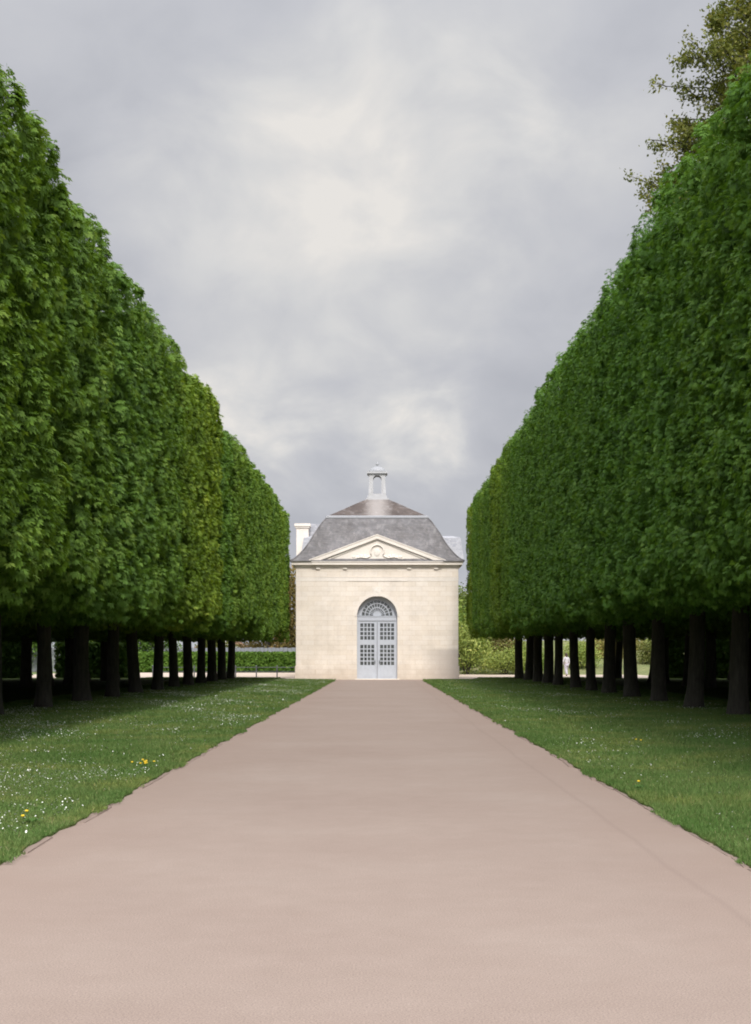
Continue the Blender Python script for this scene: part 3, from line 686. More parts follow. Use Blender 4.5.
dandelion(-3.25, 13.7, 2, 'two yellow dandelions low in the near left grass', 2)
dandelion(4.5, 25.5, 2, 'small yellow dandelion out in the right lawn', 3)
dandelion(3.05, 17.2, 1, 'single yellow dandelion by the right edging stones', 4)

# ------------------------------------------------------------------ the pavilion
PX, PY = -0.16, 100.0
pav = empty('pavilion', (PX, PY, 0)); tag(pav, 'cream limestone garden pavilion with pediment, arched door and mansard roof', 'pavilion')
W, DEP = 5.55, 11.1
BAY, PIL = 4.17, 2.05
HW, SPR = 1.38, 4.32      # door half width, springing height
ARC = [(HW*math.cos(math.pi*i/28), SPR + HW*math.sin(math.pi*i/28)) for i in range(29)]   # right to left

wall = MB()
ZT = 7.75
def quad_y(mb, x0, x1, z0, z1, y): mb.add([(x0,y,z0),(x1,y,z0),(x1,y,z1),(x0,y,z1)], [(0,1,2,3)])
yb, yp = -0.032, -0.052     # bay plane and pilaster plane
quad_y(wall, -W, -BAY, -0.3, ZT, 0); quad_y(wall, BAY, W, -0.3, ZT, 0)
for s in (-1, 1):
    x = s*BAY; wall.add([(x,yp,-0.3),(x,0,-0.3),(x,0,ZT),(x,yp,ZT)], [(0,1,2,3) if s > 0 else (3,2,1,0)])
    x = s*PIL; wall.add([(x,yp,-0.3),(x,yb,-0.3),(x,yb,ZT),(x,yp,ZT)], [(0,1,2,3) if s < 0 else (3,2,1,0)])
    quad_y(wall, min(s*PIL, s*BAY), max(s*PIL, s*BAY), -0.3, ZT, yp)
quad_y(wall, -PIL, -HW, -0.3, ZT, yb); quad_y(wall, HW, PIL, -0.3, ZT, yb)
for i in range(28):
    (xa, za), (xb, zb) = ARC[i], ARC[i+1]
    wall.add([(xb,yb,zb),(xa,yb,za),(xa,yb,ZT),(xb,yb,ZT)], [(0,1,2,3)])
    wall.add([(xa,yb,za),(xb,yb,zb),(xb,0.62,zb),(xa,0.62,za)], [(0,1,2,3)])
for s in (-1, 1):
    wall.add([(s*HW,yb,-0.3),(s*HW,yb,SPR),(s*HW,0.62,SPR),(s*HW,0.62,-0.3)], [(0,1,2,3)])
# sides and back
wall.add([(-W,0,-0.3),(-W,DEP,-0.3),(-W,DEP,ZT),(-W,0,ZT)], [(3,2,1,0)])
wall.add([(W,0,-0.3),(W,DEP,-0.3),(W,DEP,ZT),(W,0,ZT)], [(0,1,2,3)])
wall.add([(-W,DEP,-0.3),(W,DEP,-0.3),(W,DEP,ZT),(-W,DEP,ZT)], [(3,2,1,0)])
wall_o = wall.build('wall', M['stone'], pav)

ph = 0.92
for s in (-1, 1):
    pl = MB()
    a, b_ = sorted((s*(BAY+0.06), s*(W+0.06))); pl.box(a, b_, -0.06, DEP+0.06, -0.3, ph)
    a, b_ = sorted((s*(PIL-0.05), s*(BAY+0.055))); pl.box(a, b_, yp-0.06, 0.3, -0.3, ph+0.003)
    a, b_ = sorted((s*(HW+0.08), s*(PIL-0.053))); pl.box(a, b_, yb-0.045, 0.3, -0.3, ph-0.003)
    pl.build('plinth', M['stone'], pav)

def ring(mb, z0, z1, pr, bayext=0.16):
    """a moulding all round the walls, breaking forward over the bay"""
    mb.box(-W-pr, W+pr, -pr, DEP+pr, z0, z1)
    mb.box(-BAY-pr-0.002, BAY+pr+0.002, -bayext-pr, 0.5, z0+0.002, z1-0.002)
ent = MB()
ring(ent, 6.71, 6.97, 0.014, 0.052); ring(ent, 6.967, 7.01, 0.028, 0.052)
ent.build('architrave', M['trim'], pav)
cor = MB()
ring(cor, 7.66, 7.75, 0.05, 0.075); ring(cor, 7.747, 7.82, 0.11, 0.075); ring(cor, 7.817, 8.0, 0.28, 0.075); ring(cor, 7.997, 8.05, 0.32, 0.075)
for sx in (-1, 1):                      # small brackets above the pilaster edges
    for xx in (PIL+0.14, BAY-0.14): cor.box(sx*xx-0.13, sx*xx+0.13, yp-0.12, -0.02, 7.53, 7.622)
cor.build('cornice', M['trim'], pav)

# keystone and carved ornament over the arch
ks = MB()
ks.prism([(-0.20,SPR+HW-0.02),(0.20,SPR+HW-0.02),(0.30,SPR+HW+0.62),(-0.30,SPR+HW+0.62)], yb-0.04, yb+0.02)
ks.ball((0, yb-0.03, SPR+HW+0.36), (0.12,0.03,0.16)); 
for s in (-1, 1): ks.tube([(s*0.2,yb,SPR+HW+0.5),(s*0.32,yb,SPR+HW+0.40),(s*0.38,yb,SPR+HW+0.25)], [0.035,0.03,0.015], 6)
ks.build('keystone', M['trim'], pav, False)
av = MB()
for i in range(28):
    (xa, za), (xb, zb) = ARC[i], ARC[i+1]
    k = (HW+0.17)/HW
    oa = (xa*k, SPR+(za-SPR)*k); ob = (xb*k, SPR+(zb-SPR)*k)
    y0, y1 = yb-0.03, yb+0.01
    av.add([(xa,y0,za),(oa[0],y0,oa[1]),(ob[0],y0,ob[1]),(xb,y0,zb),(oa[0],y1,oa[1]),(ob[0],y1,ob[1]),(xa,y1,za),(xb,y1,zb)], [(0,1,2,3),(1,4,5,2),(0,3,7,6)])
av.build('arch_surround', M['trim'], pav)

# pediment
PB, PZ0, PZ1 = 4.62, 8.05, 9.80
yf = -0.10
ped = MB(); ped.prism([(-PB+0.25,PZ0-0.02),(PB-0.25,PZ0-0.02),(0,PZ1-0.30)], yf-0.02, 2.6); 
tym = ped.build('tympanum', M['trim'], pav)
rk = MB()
def rake(y0, y1, t0, t1, ext):
    for s in (-1, 1):
        xo = s*(PB+ext)
        pr = [(xo, PZ0+t0), (0, PZ1+t0), (0, PZ1+t1), (xo, PZ0+t1)]
        if s > 0: pr = pr[::-1]
        rk.prism(pr, y0, y1)
rake(yf-0.08, 2.58, -0.29, -0.20, -0.30); rake(yf-0.19, 2.60, -0.205, 0.05, 0.0); rake(yf-0.22, 2.61, 0.047, 0.11, 0.05)
rk.build('raking_cornice', M['trim'], pav)
rel = MB(); yr = yf-0.03; zc = 8.72
rel.tube([(0.46*math.cos(a), yr-0.05, zc+0.46*math.sin(a)) for a in np.linspace(-0.5, math.pi+0.5, 18)], 0.045, 7)
rel.ball((0, yr+0.02, zc-0.05), (0.25,0.05,0.30)); rel.ball((0, yr, zc+0.46), (0.11,0.05,0.09))
for s in (-1, 1):
    rel.tube([(s*0.42,yr,zc-0.28),(s*0.75,yr,zc-0.42),(s*1.15,yr,zc-0.36),(s*1.5,yr,zc-0.46),(s*1.8,yr,zc-0.50)], [0.06,0.08,0.07,0.05,0.02], 7)
    for k in range(4): rel.ball((s*(0.85+0.25*k), yr-0.0, zc-0.30-0.04*k+(0.06 if k % 2 else 0)), (0.13,0.06,0.10))
rel.build('relief_carving', M['trim'], tym, True)

# mansard roof
def loft(mb, prof, cx, cy, hx, hy, closed_top=True):
    n = len(prof); vs = []
    for ins, z in prof:
        vs += [(cx-hx+ins,cy-hy+ins,z),(cx+hx-ins,cy-hy+ins,z),(cx+hx-ins,cy+hy-ins,z),(cx-hx+ins,cy+hy-ins,z)]
    fs = [(i*4+k, i*4+(k+1)%4, i*4+4+(k+1)%4, i*4+4+k) for i in range(n-1) for k in range(4)]
    fs.append((3,2,1,0))
    if closed_top: fs.append(tuple((n-1)*4+k for k in range(4)))
    mb.add(vs, fs)
RX = W + 0.40; RY = DEP/2 + 0.40; cyR = DEP/2
mp_ = [(0,8.053),(0.02,8.10),(0.16,8.16),(0.36,8.30),(0.60,8.54),(0.85,8.83),(1.1,9.18),(1.36,9.60),(1.6,10.04),(1.88,10.5),(2.16,10.92),(2.42,11.22)]
rf = MB(); loft(rf, mp_, 0, cyR, RX, RY); ld = MB(); loft(ld, [(2.40,11.18),(2.36,11.22),(2.36,11.33),(2.44,11.37),(2.6,11.42)], 0, cyR, RX, RY)
# lead rolls on the hips
for sx in (-1, 1):
    for sy in (-1, 1):
        rf.tube([(sx*(RX-i_), cyR+sy*(RY-i_), z+0.01) for i_, z in mp_[1:]], 0.05, 6)
roof = rf.build('roof', M['slate'], pav)
ld.build('lead_flashing', M['lead'], roof)
up = MB(); loft(up, [(2.54,11.40),(3.4,11.86),(4.4,12.42),(RX-0.82,12.80)], 0, cyR, RX, RY); up.build('upper_roof', M['slate_top'], pav)
# lantern
ln = MB()
ln.box(-0.82, 0.82, cyR-0.82, cyR+0.82, 12.76, 12.90); ln.box(-0.70, 0.70, cyR-0.70, cyR+0.70, 12.897, 13.08); ln.box(-0.63, 0.63, cyR-0.63, cyR+0.63, 13.077, 13.24)
oh, zs, zt = 0.30, 14.28, 14.62
for sx in (-1, 1):
    for sy in (-1, 1):   # corner piers, wider at the foot
        x0, x1 = sorted((sx*oh, sx*0.58)); y0, y1 = sorted((cyR+sy*oh, cyR+sy*0.58)); ln.box(x0, x1, y0, y1, 13.237, zt)
        px_, py_ = sx*0.60, cyR+sy*0.60
        ln.add([(sx*0.42,cyR+sy*0.42,13.238),(sx*0.64,cyR+sy*0.42,13.238),(sx*0.64,cyR+sy*0.64,13.238),(sx*0.42,cyR+sy*0.64,13.238),(sx*0.42,cyR+sy*0.42,13.9),(sx*0.585,cyR+sy*0.42,13.9),(sx*0.585,cyR+sy*0.585,13.9),(sx*0.42,cyR+sy*0.585,13.9)],
               [(0,3,2,1),(4,5,6,7),(0,1,5,4),(1,2,6,5),(2,3,7,6),(3,0,4,7)])
AR = [(oh*math.cos(math.pi*i/12), zs + oh*math.sin(math.pi*i/12)) for i in range(13)]
for i in range(12):
    (xa, za), (xb, zb) = AR[i], AR[i+1]
    for s in (-1, 1):
        y0, y1 = sorted((cyR+s*0.36, cyR+s*0.575)); ln.prism([(xb,zb),(xa,za),(xa,zt),(xb,zt)], y0, y1)
        x0, x1 = y0-cyR, y1-cyR
        ln.add([(x0,cyR+xb,zb),(x0,cyR+xa,za),(x0,cyR+xa,zt),(x0,cyR+xb,zt),(x1,cyR+xb,zb),(x1,cyR+xa,za),(x1,cyR+xa,zt),(x1,cyR+xb,zt)],
               [(0,1,2,3),(7,6,5,4),(0,4,5,1),(1,5,6,2),(2,6,7,3),(3,7,4,0)])
ln.box(-0.64, 0.64, cyR-0.64, cyR+0.64, zt-0.003, zt+0.08); ln.box(-0.73, 0.73, cyR-0.73, cyR+0.73, zt+0.077, zt+0.20)
lan = ln.build('lantern', M['lime'], pav)
dm = MB(); dm.lathe([(0.66,zt+0.197),(0.64,zt+0.30),(0.56,zt+0.42),(0.42,zt+0.53),(0.24,zt+0.61),(0.11,zt+0.65)], 0, cyR, 24); dm.build('dome', M['lead'], lan, True)
fi = MB(); fi.lathe([(0.10,zt+0.64),(0.06,zt+0.70),(0.09,zt+0.76),(0.115,zt+0.83),(0.08,zt+0.90),(0.02,zt+0.96)], 0, cyR, 14); fi.build('finial', M['lead'], lan, True)

# the arched double door
yd = 0.42
fr = MB()
for s in (-1, 1): fr.box(*sorted((s*(HW-0.10), s*(HW+0.02))), yd-0.04, yd+0.08, -0.02, SPR)
fr.box(-HW+0.098, HW-0.098, yd-0.06, yd+0.08, 4.02, 4.30)      # transom
fr.box(-HW+0.05, HW-0.05, yd-0.09, yd+0.08, 4.297, 4.36)
for i in range(28):
    (xa, za), (xb, zb) = ARC[i], ARC[i+1]; k = (HW-0.12)/HW; k2 = (HW+0.015)/HW
    f_ = lambda x, z, q: (x*q, SPR+(z-SPR)*q)
    a0, a1, b0, b1 = f_(xa,za,k), f_(xa,za,k2), f_(xb,zb,k), f_(xb,zb,k2)
    fr.prism([b0, a0, a1, b1], yd-0.04, yd+0.08)
frame = fr.build('door_frame', M['door'], pav)
fan = MB()
def arcbar(r, hw_, y0, y1, n=24):
    for i in range(n):
        a, b2 = math.pi*i/n, math.pi*(i+1)/n
        q = lambda r_, t: (r_*math.cos(t), SPR+0.06+r_*math.sin(t))
        fan.prism([q(r-hw_,b2), q(r-hw_,a), q(r+hw_,a), q(r+hw_,b2)], y0, y1)
for r in (0.26, 0.55, 0.83, 1.08): arcbar(r, 0.03, yd, yd+0.05)
for k in range(1, 12):
    t = math.pi*k/12; ca, sa = math.cos(t), math.sin(t); r0, r1 = 0.27, 1.24
    fan.prism([(r0*ca+0.02*sa, SPR+0.06+r0*sa-0.02*ca), (r1*ca+0.02*sa, SPR+0.06+r1*sa-0.02*ca), (r1*ca-0.02*sa, SPR+0.06+r1*sa+0.02*ca), (r0*ca-0.02*sa, SPR+0.06+r0*sa+0.02*ca)], yd+0.003, yd+0.047)
fan.prism([(0.25*math.cos(math.pi*i/10), SPR+0.05+0.25*math.sin(math.pi*i/10)) for i in range(11)], yd+0.01, yd+0.05)
# wide pale outer band of the fanlight
for i in range(24):
    a, b2 = math.pi*i/24, math.pi*(i+1)/24
    q = lambda r_, t: (r_*math.cos(t), SPR+0.06+r_*math.sin(t))
    fan.prism([q(1.11,b2), q(1.11,a), q(1.235,a), q(1.235,b2)], yd+0.006, yd+0.044)
fano = fan.build('fanlight', M['door'], pav)
g = MB(); g.prism([((HW-0.05)*math.cos(math.pi*i/24), SPR+0.0+(HW-0.05)*math.sin(math.pi*i/24)) for i in range(25)], yd+0.06, yd+0.07); g.build('glazing', M['glass'], fano)
for s in (-1, 1):
    lf = MB(); gl = MB()
    X = lambda a, b2: sorted((s*a, s*b2))
    x_in, x_out = 0.012, HW-0.103
    ga, gb = 0.20, 1.16
    lf.box(*X(x_in, ga), yd-0.01, yd+0.05, 0.0, 4.017); lf.box(*X(gb, x_out), yd-0.01, yd+0.05, 0.0, 4.017)
    for z0, z1 in ((0.0, 0.98), (2.36, 2.72), (3.84, 4.017)): lf.box(*X(ga-0.002, gb+0.002), yd-0.007, yd+0.047, z0+0.002, z1-0.002)
    lf.box(*X(ga+0.08, gb-0.08), yd-0.03, yd, 0.18, 0.82); lf.box(*X(ga-0.14, gb+0.06), yd-0.035, yd, 0.0, 0.10)
    lf.box(*X(x_in+0.003, 0.10), yd-0.04, yd-0.005, 0.02, 4.0)          # meeting stile
    for z0, z1, nz in ((0.98, 2.36, 5), (2.72, 3.84, 4)):
        for k in range(1, 4):
            xc = ga + (gb-ga)*k/4; lf.box(*X(xc-0.032, xc+0.032), yd+0.003, yd+0.04, z0-0.01, z1+0.01)
        for k in range(1, nz):
            zc_ = z0 + (z1-z0)*k/nz; lf.box(*X(ga-0.01, gb+0.01), yd+0.006, yd+0.037, zc_-0.032, zc_+0.032)
        gl.box(*X(ga-0.02, gb+0.02), yd+0.05+0.002, yd+0.06, z0-0.02, z1+0.02)
    d = lf.build('door', M['door'], pav); gl.build('glazing', M['glass'], d)
    h = MB(); h.box(*X(0.13, 0.17), yd-0.06, yd-0.012, 1.05, 1.30); h.ball((s*0.15, yd-0.09, 1.18), (0.035,0.035,0.035)); h.build('handle', M['iron'], d)
st = MB(); st.box(-HW-0.12, HW+0.12, -0.62, 0.6, -0.06, 0.045); st.build('doorstep', M['trim'], pav)

# rear wing behind the pavilion
rw = empty('rear_wing', (0, 113.0, 0)); tag(rw, 'pale-roofed wing with a stone chimney standing behind the pavilion', 'building')
w_ = MB(); w_.box(-5.9, 5.75, 0, 22, -0.2, 8.95); w_.build('wall', M['stone'], rw)
r_ = MB(); loft(r_, [(0,8.9),(0.02,9.0),(0.12,9.6),(0.3,10.75),(0.9,10.9)], 0.2, 11, 6.35, 11.3); r_o = r_.build('roof', M['pale_slate'], rw)
r2 = MB(); r2.prism([(-5.9,9.5),(-3.2,9.5),(-3.6,11.9),(-5.5,11.95)], 1.6, 12); r2.build('upper_roof', M['pale_slate'], rw)
ch = MB(); ch.box(-6.45, -5.52, 0.6, 1.9, 7.5, 11.55); ch.box(-6.53, -5.44, 0.52, 1.98, 11.55, 11.68); ch.box(-6.6, -5.37, 0.45, 2.05, 11.677, 11.88)
cho = ch.build('chimney', M['trim'], r_o)
for k in range(2):
    cp = MB(); cp.lathe([(0.13,11.87),(0.11,12.1),(0.13,12.12)], -6.25+0.5*k, 1.25, 10)
    # (pots are low and hidden behind the cap from the avenue)

# ------------------------------------------------------------------ left background: hedge, fences, wall, house
def hedge(x0, x1, y, d, h, tint, label):
    rng = np.random.default_rng(77); n = int((x1-x0)*700)
    P, dn = box_points(n, rng, np.array([(x1-x0)/2, d/2, h/2]), np.array([0, 0, h/2]), np.array([0.2, 0.2, 0.2]))
    P = P + dn*rng.uniform(-0.2, 0.06, n)[:, None]
    V, F, T = simple_leaves(P, rng.uniform(0.18, 0.42, n), rng.normal(0.5, 0.18, n), rng, dn + rng.normal(0, 0.5, (n, 3)))
    V2, F2, T2 = simple_leaves(rng.uniform(-1, 1, (n//3, 3))*np.array([(x1-x0)/2-0.2, d/2-0.2, h/2-0.2]) + np.array([0, 0, h/2]), rng.uniform(0.5, 0.9, n//3), rng.normal(0.3, 0.1, n//3), rng)
    V, F, T = cat([(V, F, T), (V2, F2, T2)])
    t = empty('clipped_hedge', ((x0+x1)/2, y, 0)); tag(t, label, 'hedge')
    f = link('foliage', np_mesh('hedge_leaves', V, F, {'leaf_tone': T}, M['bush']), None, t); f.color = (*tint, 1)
    for k in range(int((x1-x0)/2)):
        s = MB(); s.tube([(x0-(x0+x1)/2+1+2*k,0,-0.05),(x0-(x0+x1)/2+1+2*k,0.05,h*0.7)], 0.05, 5); s.build('stem', M['bark'], t)
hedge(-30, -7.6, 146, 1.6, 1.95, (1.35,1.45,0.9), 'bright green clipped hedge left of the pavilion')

hedge(-62, -25.0, 104, 2.2, 3.3, (0.75,0.85,0.6), 'dark green hedge added to close bright gaps far behind the near left trunks')  # these dark hedges are added to close bright gaps between the trunks
hedge(-23.2, -18.0, 105.5, 2.0, 2.6, (0.85,0.95,0.65), 'short dark green hedge added against bright gaps behind the middle left trunks')
hedge(20.0, 62.0, 104, 2.2, 3.4, (0.8,0.9,0.6), 'dark green hedge added to close bright gaps behind the near right trunks')

def post_fence(x0, x1, y, n, h, rails, label, pr=0.05):
    t = empty('post_fence', ((x0+x1)/2, y, 0)); tag(t, label, 'fence'); c = (x0+x1)/2
    for i in range(n):
        x = x0 + (x1-x0)*i/(n-1) - c
        p = MB(); p.tube([(x,0,-0.1),(x,0,h)], pr, 8); p.ball((x,0,h), (pr*1.2,pr*1.2,pr)); p.build('post', M['fence'], t)
    r = MB()
    for z in rails: r.tube([(x0-c,0,z),(x1-c,0,z)], 0.022, 6)
    r.build('rail', M['fence'], t)
post_fence(-17.2, -6.2, 111, 8, 0.84, (0.42, 0.74), 'low grey post and rail fence left of the pavilion')
# grey boarded fence behind the hedge
t = empty('board_fence', (-24, 149.6, 0)); tag(t, 'grey boarded fence showing above the clipped hedge', 'fence')
p = MB(); 
for k in range(84): p.box(-15+0.4*k, -15+0.4*k+0.37, 0, 0.04, 0, 2.45+0.03*math.sin(k*2.1))
p.build('panel', M['fence'], t)
q = MB()
for z in (0.5, 1.9): q.box(-15, 18.6, 0.043, 0.09, z, z+0.1)
q.build('rail', M['fence'], t)

def house(x, y, w, d, h, rh, wallm, label, nwin=3):
    t = empty('house', (x, y, 0)); tag(t, label, 'house')
    a = MB(); a.box(-w/2, w/2, 0, d, -0.2, h); a.prism([(-w/2,h-0.003),(w/2,h-0.003),(0,h+rh)], 0.0, d); a.build('wall', wallm, t)
    r = MB()
    for s in (-1, 1):
        pr = [(s*(w/2+0.35), h-0.2), (0, h+rh+0.06), (0, h+rh+0.24), (s*(w/2+0.35), h-0.02)]
        r.prism(pr if s < 0 else pr[::-1], -0.3, d+0.3)
    ro = r.build('roof', M['tile'], t)
    c = MB(); c.box(w*0.2, w*0.2+0.6, d*0.4, d*0.4+0.6, h, h+rh+0.7); c.build('chimney', wallm, ro)
    for k in range(nwin):
        xx = -w/2 + w*(k+0.5)/nwin
        f = MB(); f.box(xx-0.55, xx+0.55, -0.05, 0.02, 1.0, 2.5); fo = f.build('window', M['white_wall'], t)
        g_ = MB(); g_.box(xx-0.45, xx-0.03, -0.058, -0.045, 1.1, 2.4); g_.box(xx+0.03, xx+0.45, -0.058, -0.045, 1.1, 2.4); g_.build('pane', M['glass'], fo)
house(-18.4, 168, 5.0, 8, 2.6, 1.5, M['white_wall'], 'white gabled cottage peeking over the hedge left of the pavilion')
house(-46, 125, 11, 9, 4.6, 3.2, M['rendered'], 'pinkish rendered house glimpsed between the nearest left trunks', 4)

# ------------------------------------------------------------------ person under the right trees
def person(x, y, rz, label):
    t = empty('person', (x, y, 0.0), rz); t.scale = (1.06, 1.06, 1.06); tag(t, label, 'person')
    def skin(name, verts, edges, radii, m, parent, sub=2, root=0):
        me = bpy.data.meshes.new(name); me.from_pydata(verts, edges, []); me.update()
        o = link(name, me, m, parent)
        sk = o.modifiers.new('skin', 'SKIN'); sk.use_smooth_shade = True
        for i, r in enumerate(radii):
            r = (r, r) if not isinstance(r, tuple) else r
            me.skin_vertices[0].data[i].radius = r; me.skin_vertices[0].data[i].use_root = (i == root)
        sb = o.modifiers.new('subsurf', 'SUBSURF'); sb.levels = sub; sb.render_levels = sub
        return o
    v = [(0,0,0.90),(0,0.01,1.08),(0,0.0,1.30),(0,0,1.40),(0,0.02,1.47),(0,0.03,1.57),(0,0.03,1.66),
         (0.09,0,0.86),(0.10,0.12,0.48),(0.10,0.06,0.09),(0.10,0.20,0.04),(-0.09,0,0.86),(-0.10,-0.06,0.48),(-0.10,-0.24,0.12),(-0.10,-0.13,0.05),
         (0.17,0,1.36),(0.23,-0.05,1.10),(0.22,0.06,0.88),(0.22,0.10,0.80),(-0.17,0,1.36),(-0.23,0.06,1.10),(-0.22,0.16,0.90),(-0.22,0.21,0.83)]
    e = [(0,1),(1,2),(2,3),(3,4),(4,5),(5,6),(0,7),(7,8),(8,9),(9,10),(0,11),(11,12),(12,13),(13,14),(3,15),(15,16),(16,17),(17,18),(3,19),(19,20),(20,21),(21,22)]
    rd = [0.12,0.11,0.13,0.085,0.05,0.088,0.075,0.085,0.06,0.04,0.035,0.085,0.06,0.04,0.035,0.055,0.042,0.034,0.03,0.055,0.042,0.034,0.03]
    skin('body', v, e, rd, M['skin'], t)
    def sub(ids):
        mp2 = {a: i for i, a in enumerate(ids)}
        return [v[a] for a in ids], [(mp2[a], mp2[b2]) for a, b2 in e if a in mp2 and b2 in mp2]
    ids = [0,1,2,3,15,16,17,19,20,21]; vv_, ee_ = sub(ids); skin('shirt', vv_, ee_, [0.145,0.135,0.15,0.09,0.072,0.06,0.046,0.072,0.06,0.046], M['shirt'], t)
    ids = [0,7,8,9,11,12,13]; vv_, ee_ = sub(ids); skin('trousers', vv_, ee_, [0.135,0.11,0.085,0.065,0.11,0.085,0.065], M['trousers'], t)
    for a, b2 in ((9,10),(13,14)): skin('shoe', [v[a], v[b2]], [(0,1)], [0.05,0.045], M['shoe'], t)
    h = MB(); h.ball((0,0.0,1.625), (0.105,0.115,0.12), 12, 8); h.ball((0,-0.07,1.54), (0.08,0.06,0.12), 10, 6); h.build('hair', M['hair'], t, True)
    f = MB(); f.ball((0,0.122,1.575), (0.014,0.022,0.022)); f.build('nose', M['skin'], t, True)
    for s in (-1, 1): f = MB(); f.ball((s*0.085,0.03,1.58), (0.014,0.022,0.03)); f.build('ear', M['skin'], t, True)
person(14.75, 115.5, R(25), 'person in a white shirt and pale trousers walking under the right trees')

# ------------------------------------------------------------------ camera
FPX, CXP, CYP = 1463.0, 379.5, 656.0
cam = bpy.data.cameras.new('camera'); co = bpy.data.objects.new('camera', cam); C.objects.link(co)
cam.sensor_fit = 'VERTICAL'; cam.sensor_height = 56.0; cam.sensor_width = 41.5; cam.lens = FPX/1024*56.0
cam.shift_x = -(CXP-375.5)/1024; cam.shift_y = (CYP-512)/1024
cam.clip_start = 0.1; cam.clip_end = 6000
co.location = (0, 0, 1.6); co.rotation_euler = (R(90), 0, 0)
scene.camera = co

# ------------------------------------------------------------------ light
AZ, EL_ = R(6), R(43)      # the sun stands behind the camera, to the right
sd = Vector((math.sin(AZ)*math.cos(EL_), -math.cos(AZ)*math.cos(EL_), math.sin(EL_)))
sun = bpy.data.lights.new('sun', 'SUN'); sun.energy = 2.9; sun.angle = R(8); sun.color = (1.0, 0.945, 0.87)
so = bpy.data.objects.new('sun', sun); C.objects.link(so); so.rotation_euler = sd.to_track_quat('Z', 'Y').to_euler(); so.location = (30, -40, 60)

w = bpy.data.worlds.new('World'); scene.world = w; w.use_nodes = True; nt = w.node_tree
nt.nodes.clear()
out = N(nt, 'ShaderNodeOutputWorld')
sky = N(nt, 'ShaderNodeTexSky'); sky.sky_type = 'NISHITA'; sky.sun_disc = False; sky.sun_elevation = EL_; sky.sun_rotation = math.pi - AZ
bg1 = N(nt, 'ShaderNodeBackground'); bg1.inputs['Strength'].default_value = 0.10; L(nt, sky.outputs[0], bg1.inputs['Color'])
tc = N(nt, 'ShaderNodeTexCoord'); dirv = tc.outputs['Generated']
sep = N(nt, 'ShaderNodeSeparateXYZ'); L(nt, dirv, sep.inputs[0])
# flatten towards the horizon like a real cloud deck
zz = math_(nt, 'ADD', math_(nt, 'MAXIMUM', sep.outputs['Z'], 0.0), 0.62)
cv = N(nt, 'ShaderNodeCombineXYZ'); L(nt, math_(nt, 'DIVIDE', sep.outputs['X'], zz), cv.inputs[0]); L(nt, math_(nt, 'DIVIDE', sep.outputs['Y'], zz), cv.inputs[1]); cv.inputs[2].default_value = 3.7
n_big = noise(nt, cv.outputs[0], 3.3, 7, 0.5, 0.25)
n_sm = noise(nt, cv.outputs[0], 10.0, 8, 0.52, 0.3)
base = math_(nt, 'ADD', math_(nt, 'MULTIPLY', n_big, 0.66), math_(nt, 'MULTIPLY', n_sm, 0.36))
# main cloud masses, by their compass bearing and height
def blob(px, py, sig, amp):
    d = Vector(((px-CXP)/FPX, 1.0, (CYP-py)/FPX)).normalized()
    vm = N(nt, 'ShaderNodeVectorMath', operation='DOT_PRODUCT'); L(nt, dirv, vm.inputs[0]); vm.inputs[1].default_value = d
    s = math_(nt, 'ADD', vm.outputs['Value'], math_(nt, 'MULTIPLY', math_(nt, 'SUBTRACT', n_sm, 0.5), 0.013))
    e_ = math_(nt, 'EXPONENT', math_(nt, 'DIVIDE', math_(nt, 'SUBTRACT', s, 1.0), sig*sig/2))
    return math_(nt, 'MULTIPLY', e_, amp)
acc = math_(nt, 'ADD', base, -0.01)
for b_ in ((400,150,0.085,0.17),(280,260,0.085,0.19),(470,165,0.05,0.10),(340,205,0.06,0.08),(310,405,0.055,0.26),(420,430,0.045,0.04),(255,400,0.05,0.12),
           (60,60,0.16,-0.06),(330,345,0.06,-0.13),(480,500,0.10,-0.08),(240,340,0.05,-0.09),(140,170,0.07,0.02),(620,300,0.10,0.0)):
    acc = math_(nt, 'ADD', acc, blob(*b_))
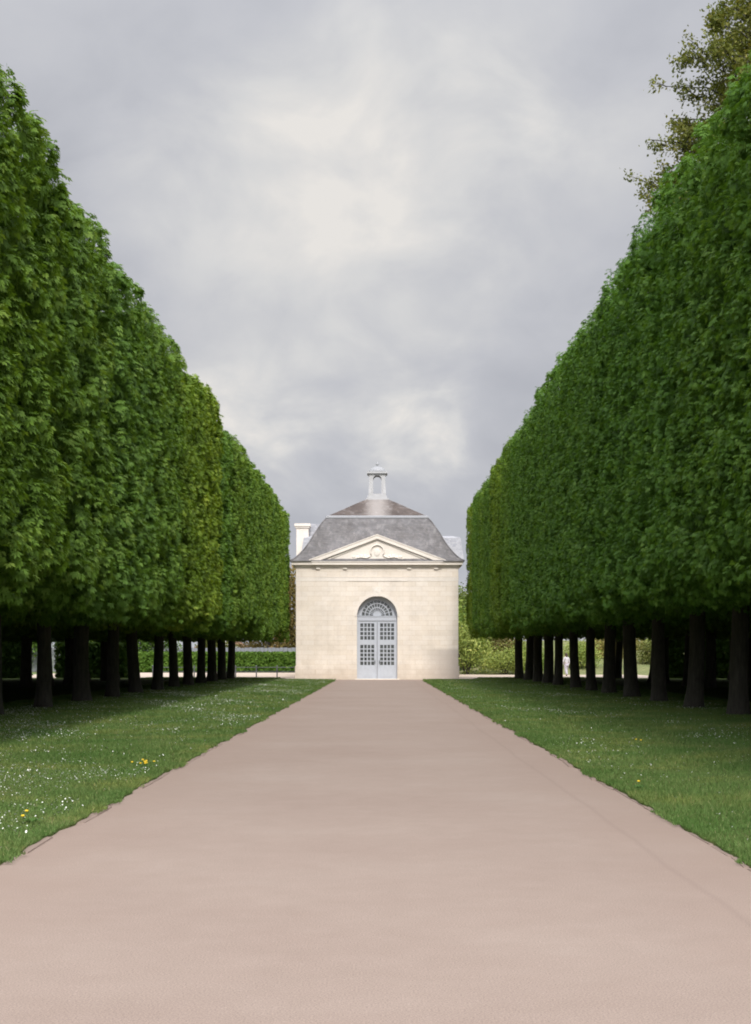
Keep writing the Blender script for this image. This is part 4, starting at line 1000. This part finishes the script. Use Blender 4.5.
ccol = ramp(nt, acc, [(0.28,(0.41,0.425,0.475)),(0.46,(0.53,0.54,0.58)),(0.66,(0.66,0.66,0.665)),(0.95,(0.79,0.765,0.735))])
# thinner, brighter cloud around the hidden sun
vm = N(nt, 'ShaderNodeVectorMath', operation='DOT_PRODUCT'); L(nt, dirv, vm.inputs[0]); vm.inputs[1].default_value = sd
gl_ = math_(nt, 'POWER', math_(nt, 'MAXIMUM', math_(nt, 'ADD', math_(nt, 'MULTIPLY', vm.outputs['Value'], 0.5), 0.5), 0.0), 4.0)
zen = N(nt, 'ShaderNodeMapRange', interpolation_type='SMOOTHSTEP'); zen.inputs['From Min'].default_value = 0.35; zen.inputs['From Max'].default_value = 1.0; zen.inputs['To Max'].default_value = 1.5
L(nt, sep.outputs['Z'], zen.inputs['Value'])     # an overcast sky is brightest overhead
stg = math_(nt, 'ADD', math_(nt, 'ADD', 1.0, zen.outputs[0]), math_(nt, 'MULTIPLY', gl_, 3.2))
bg2 = N(nt, 'ShaderNodeBackground'); L(nt, ccol, bg2.inputs['Color']); L(nt, stg, bg2.inputs['Strength'])
# thin places let the blue through
gap = ramp(nt, noise(nt, cv.outputs[0], 1.7, 5, 0.5), [(0.62,(1,1,1)),(0.78,(0.62,0.62,0.62))])
msx = N(nt, 'ShaderNodeMixShader'); L(nt, gap, msx.inputs[0]); L(nt, bg1.outputs[0], msx.inputs[1]); L(nt, bg2.outputs[0], msx.inputs[2])
L(nt, msx.outputs[0], out.inputs['Surface'])
try: w.cycles.sampling_method = 'AUTOMATIC'
except Exception: pass

# ------------------------------------------------------------------ render settings
scene.render.engine = 'CYCLES'
vs = scene.view_settings
vs.view_transform = 'Standard'; vs.look = 'None'; vs.gamma = 1.0; vs.exposure = 0.0; vs.use_curve_mapping = False
cy = scene.cycles
cy.max_bounces = 8; cy.diffuse_bounces = 4; cy.glossy_bounces = 2; cy.transmission_bounces = 6; cy.transparent_max_bounces = 4
cy.use_adaptive_sampling = True; cy.adaptive_threshold = 0.02
cy.use_denoising = True
cy.filter_width = 1.9
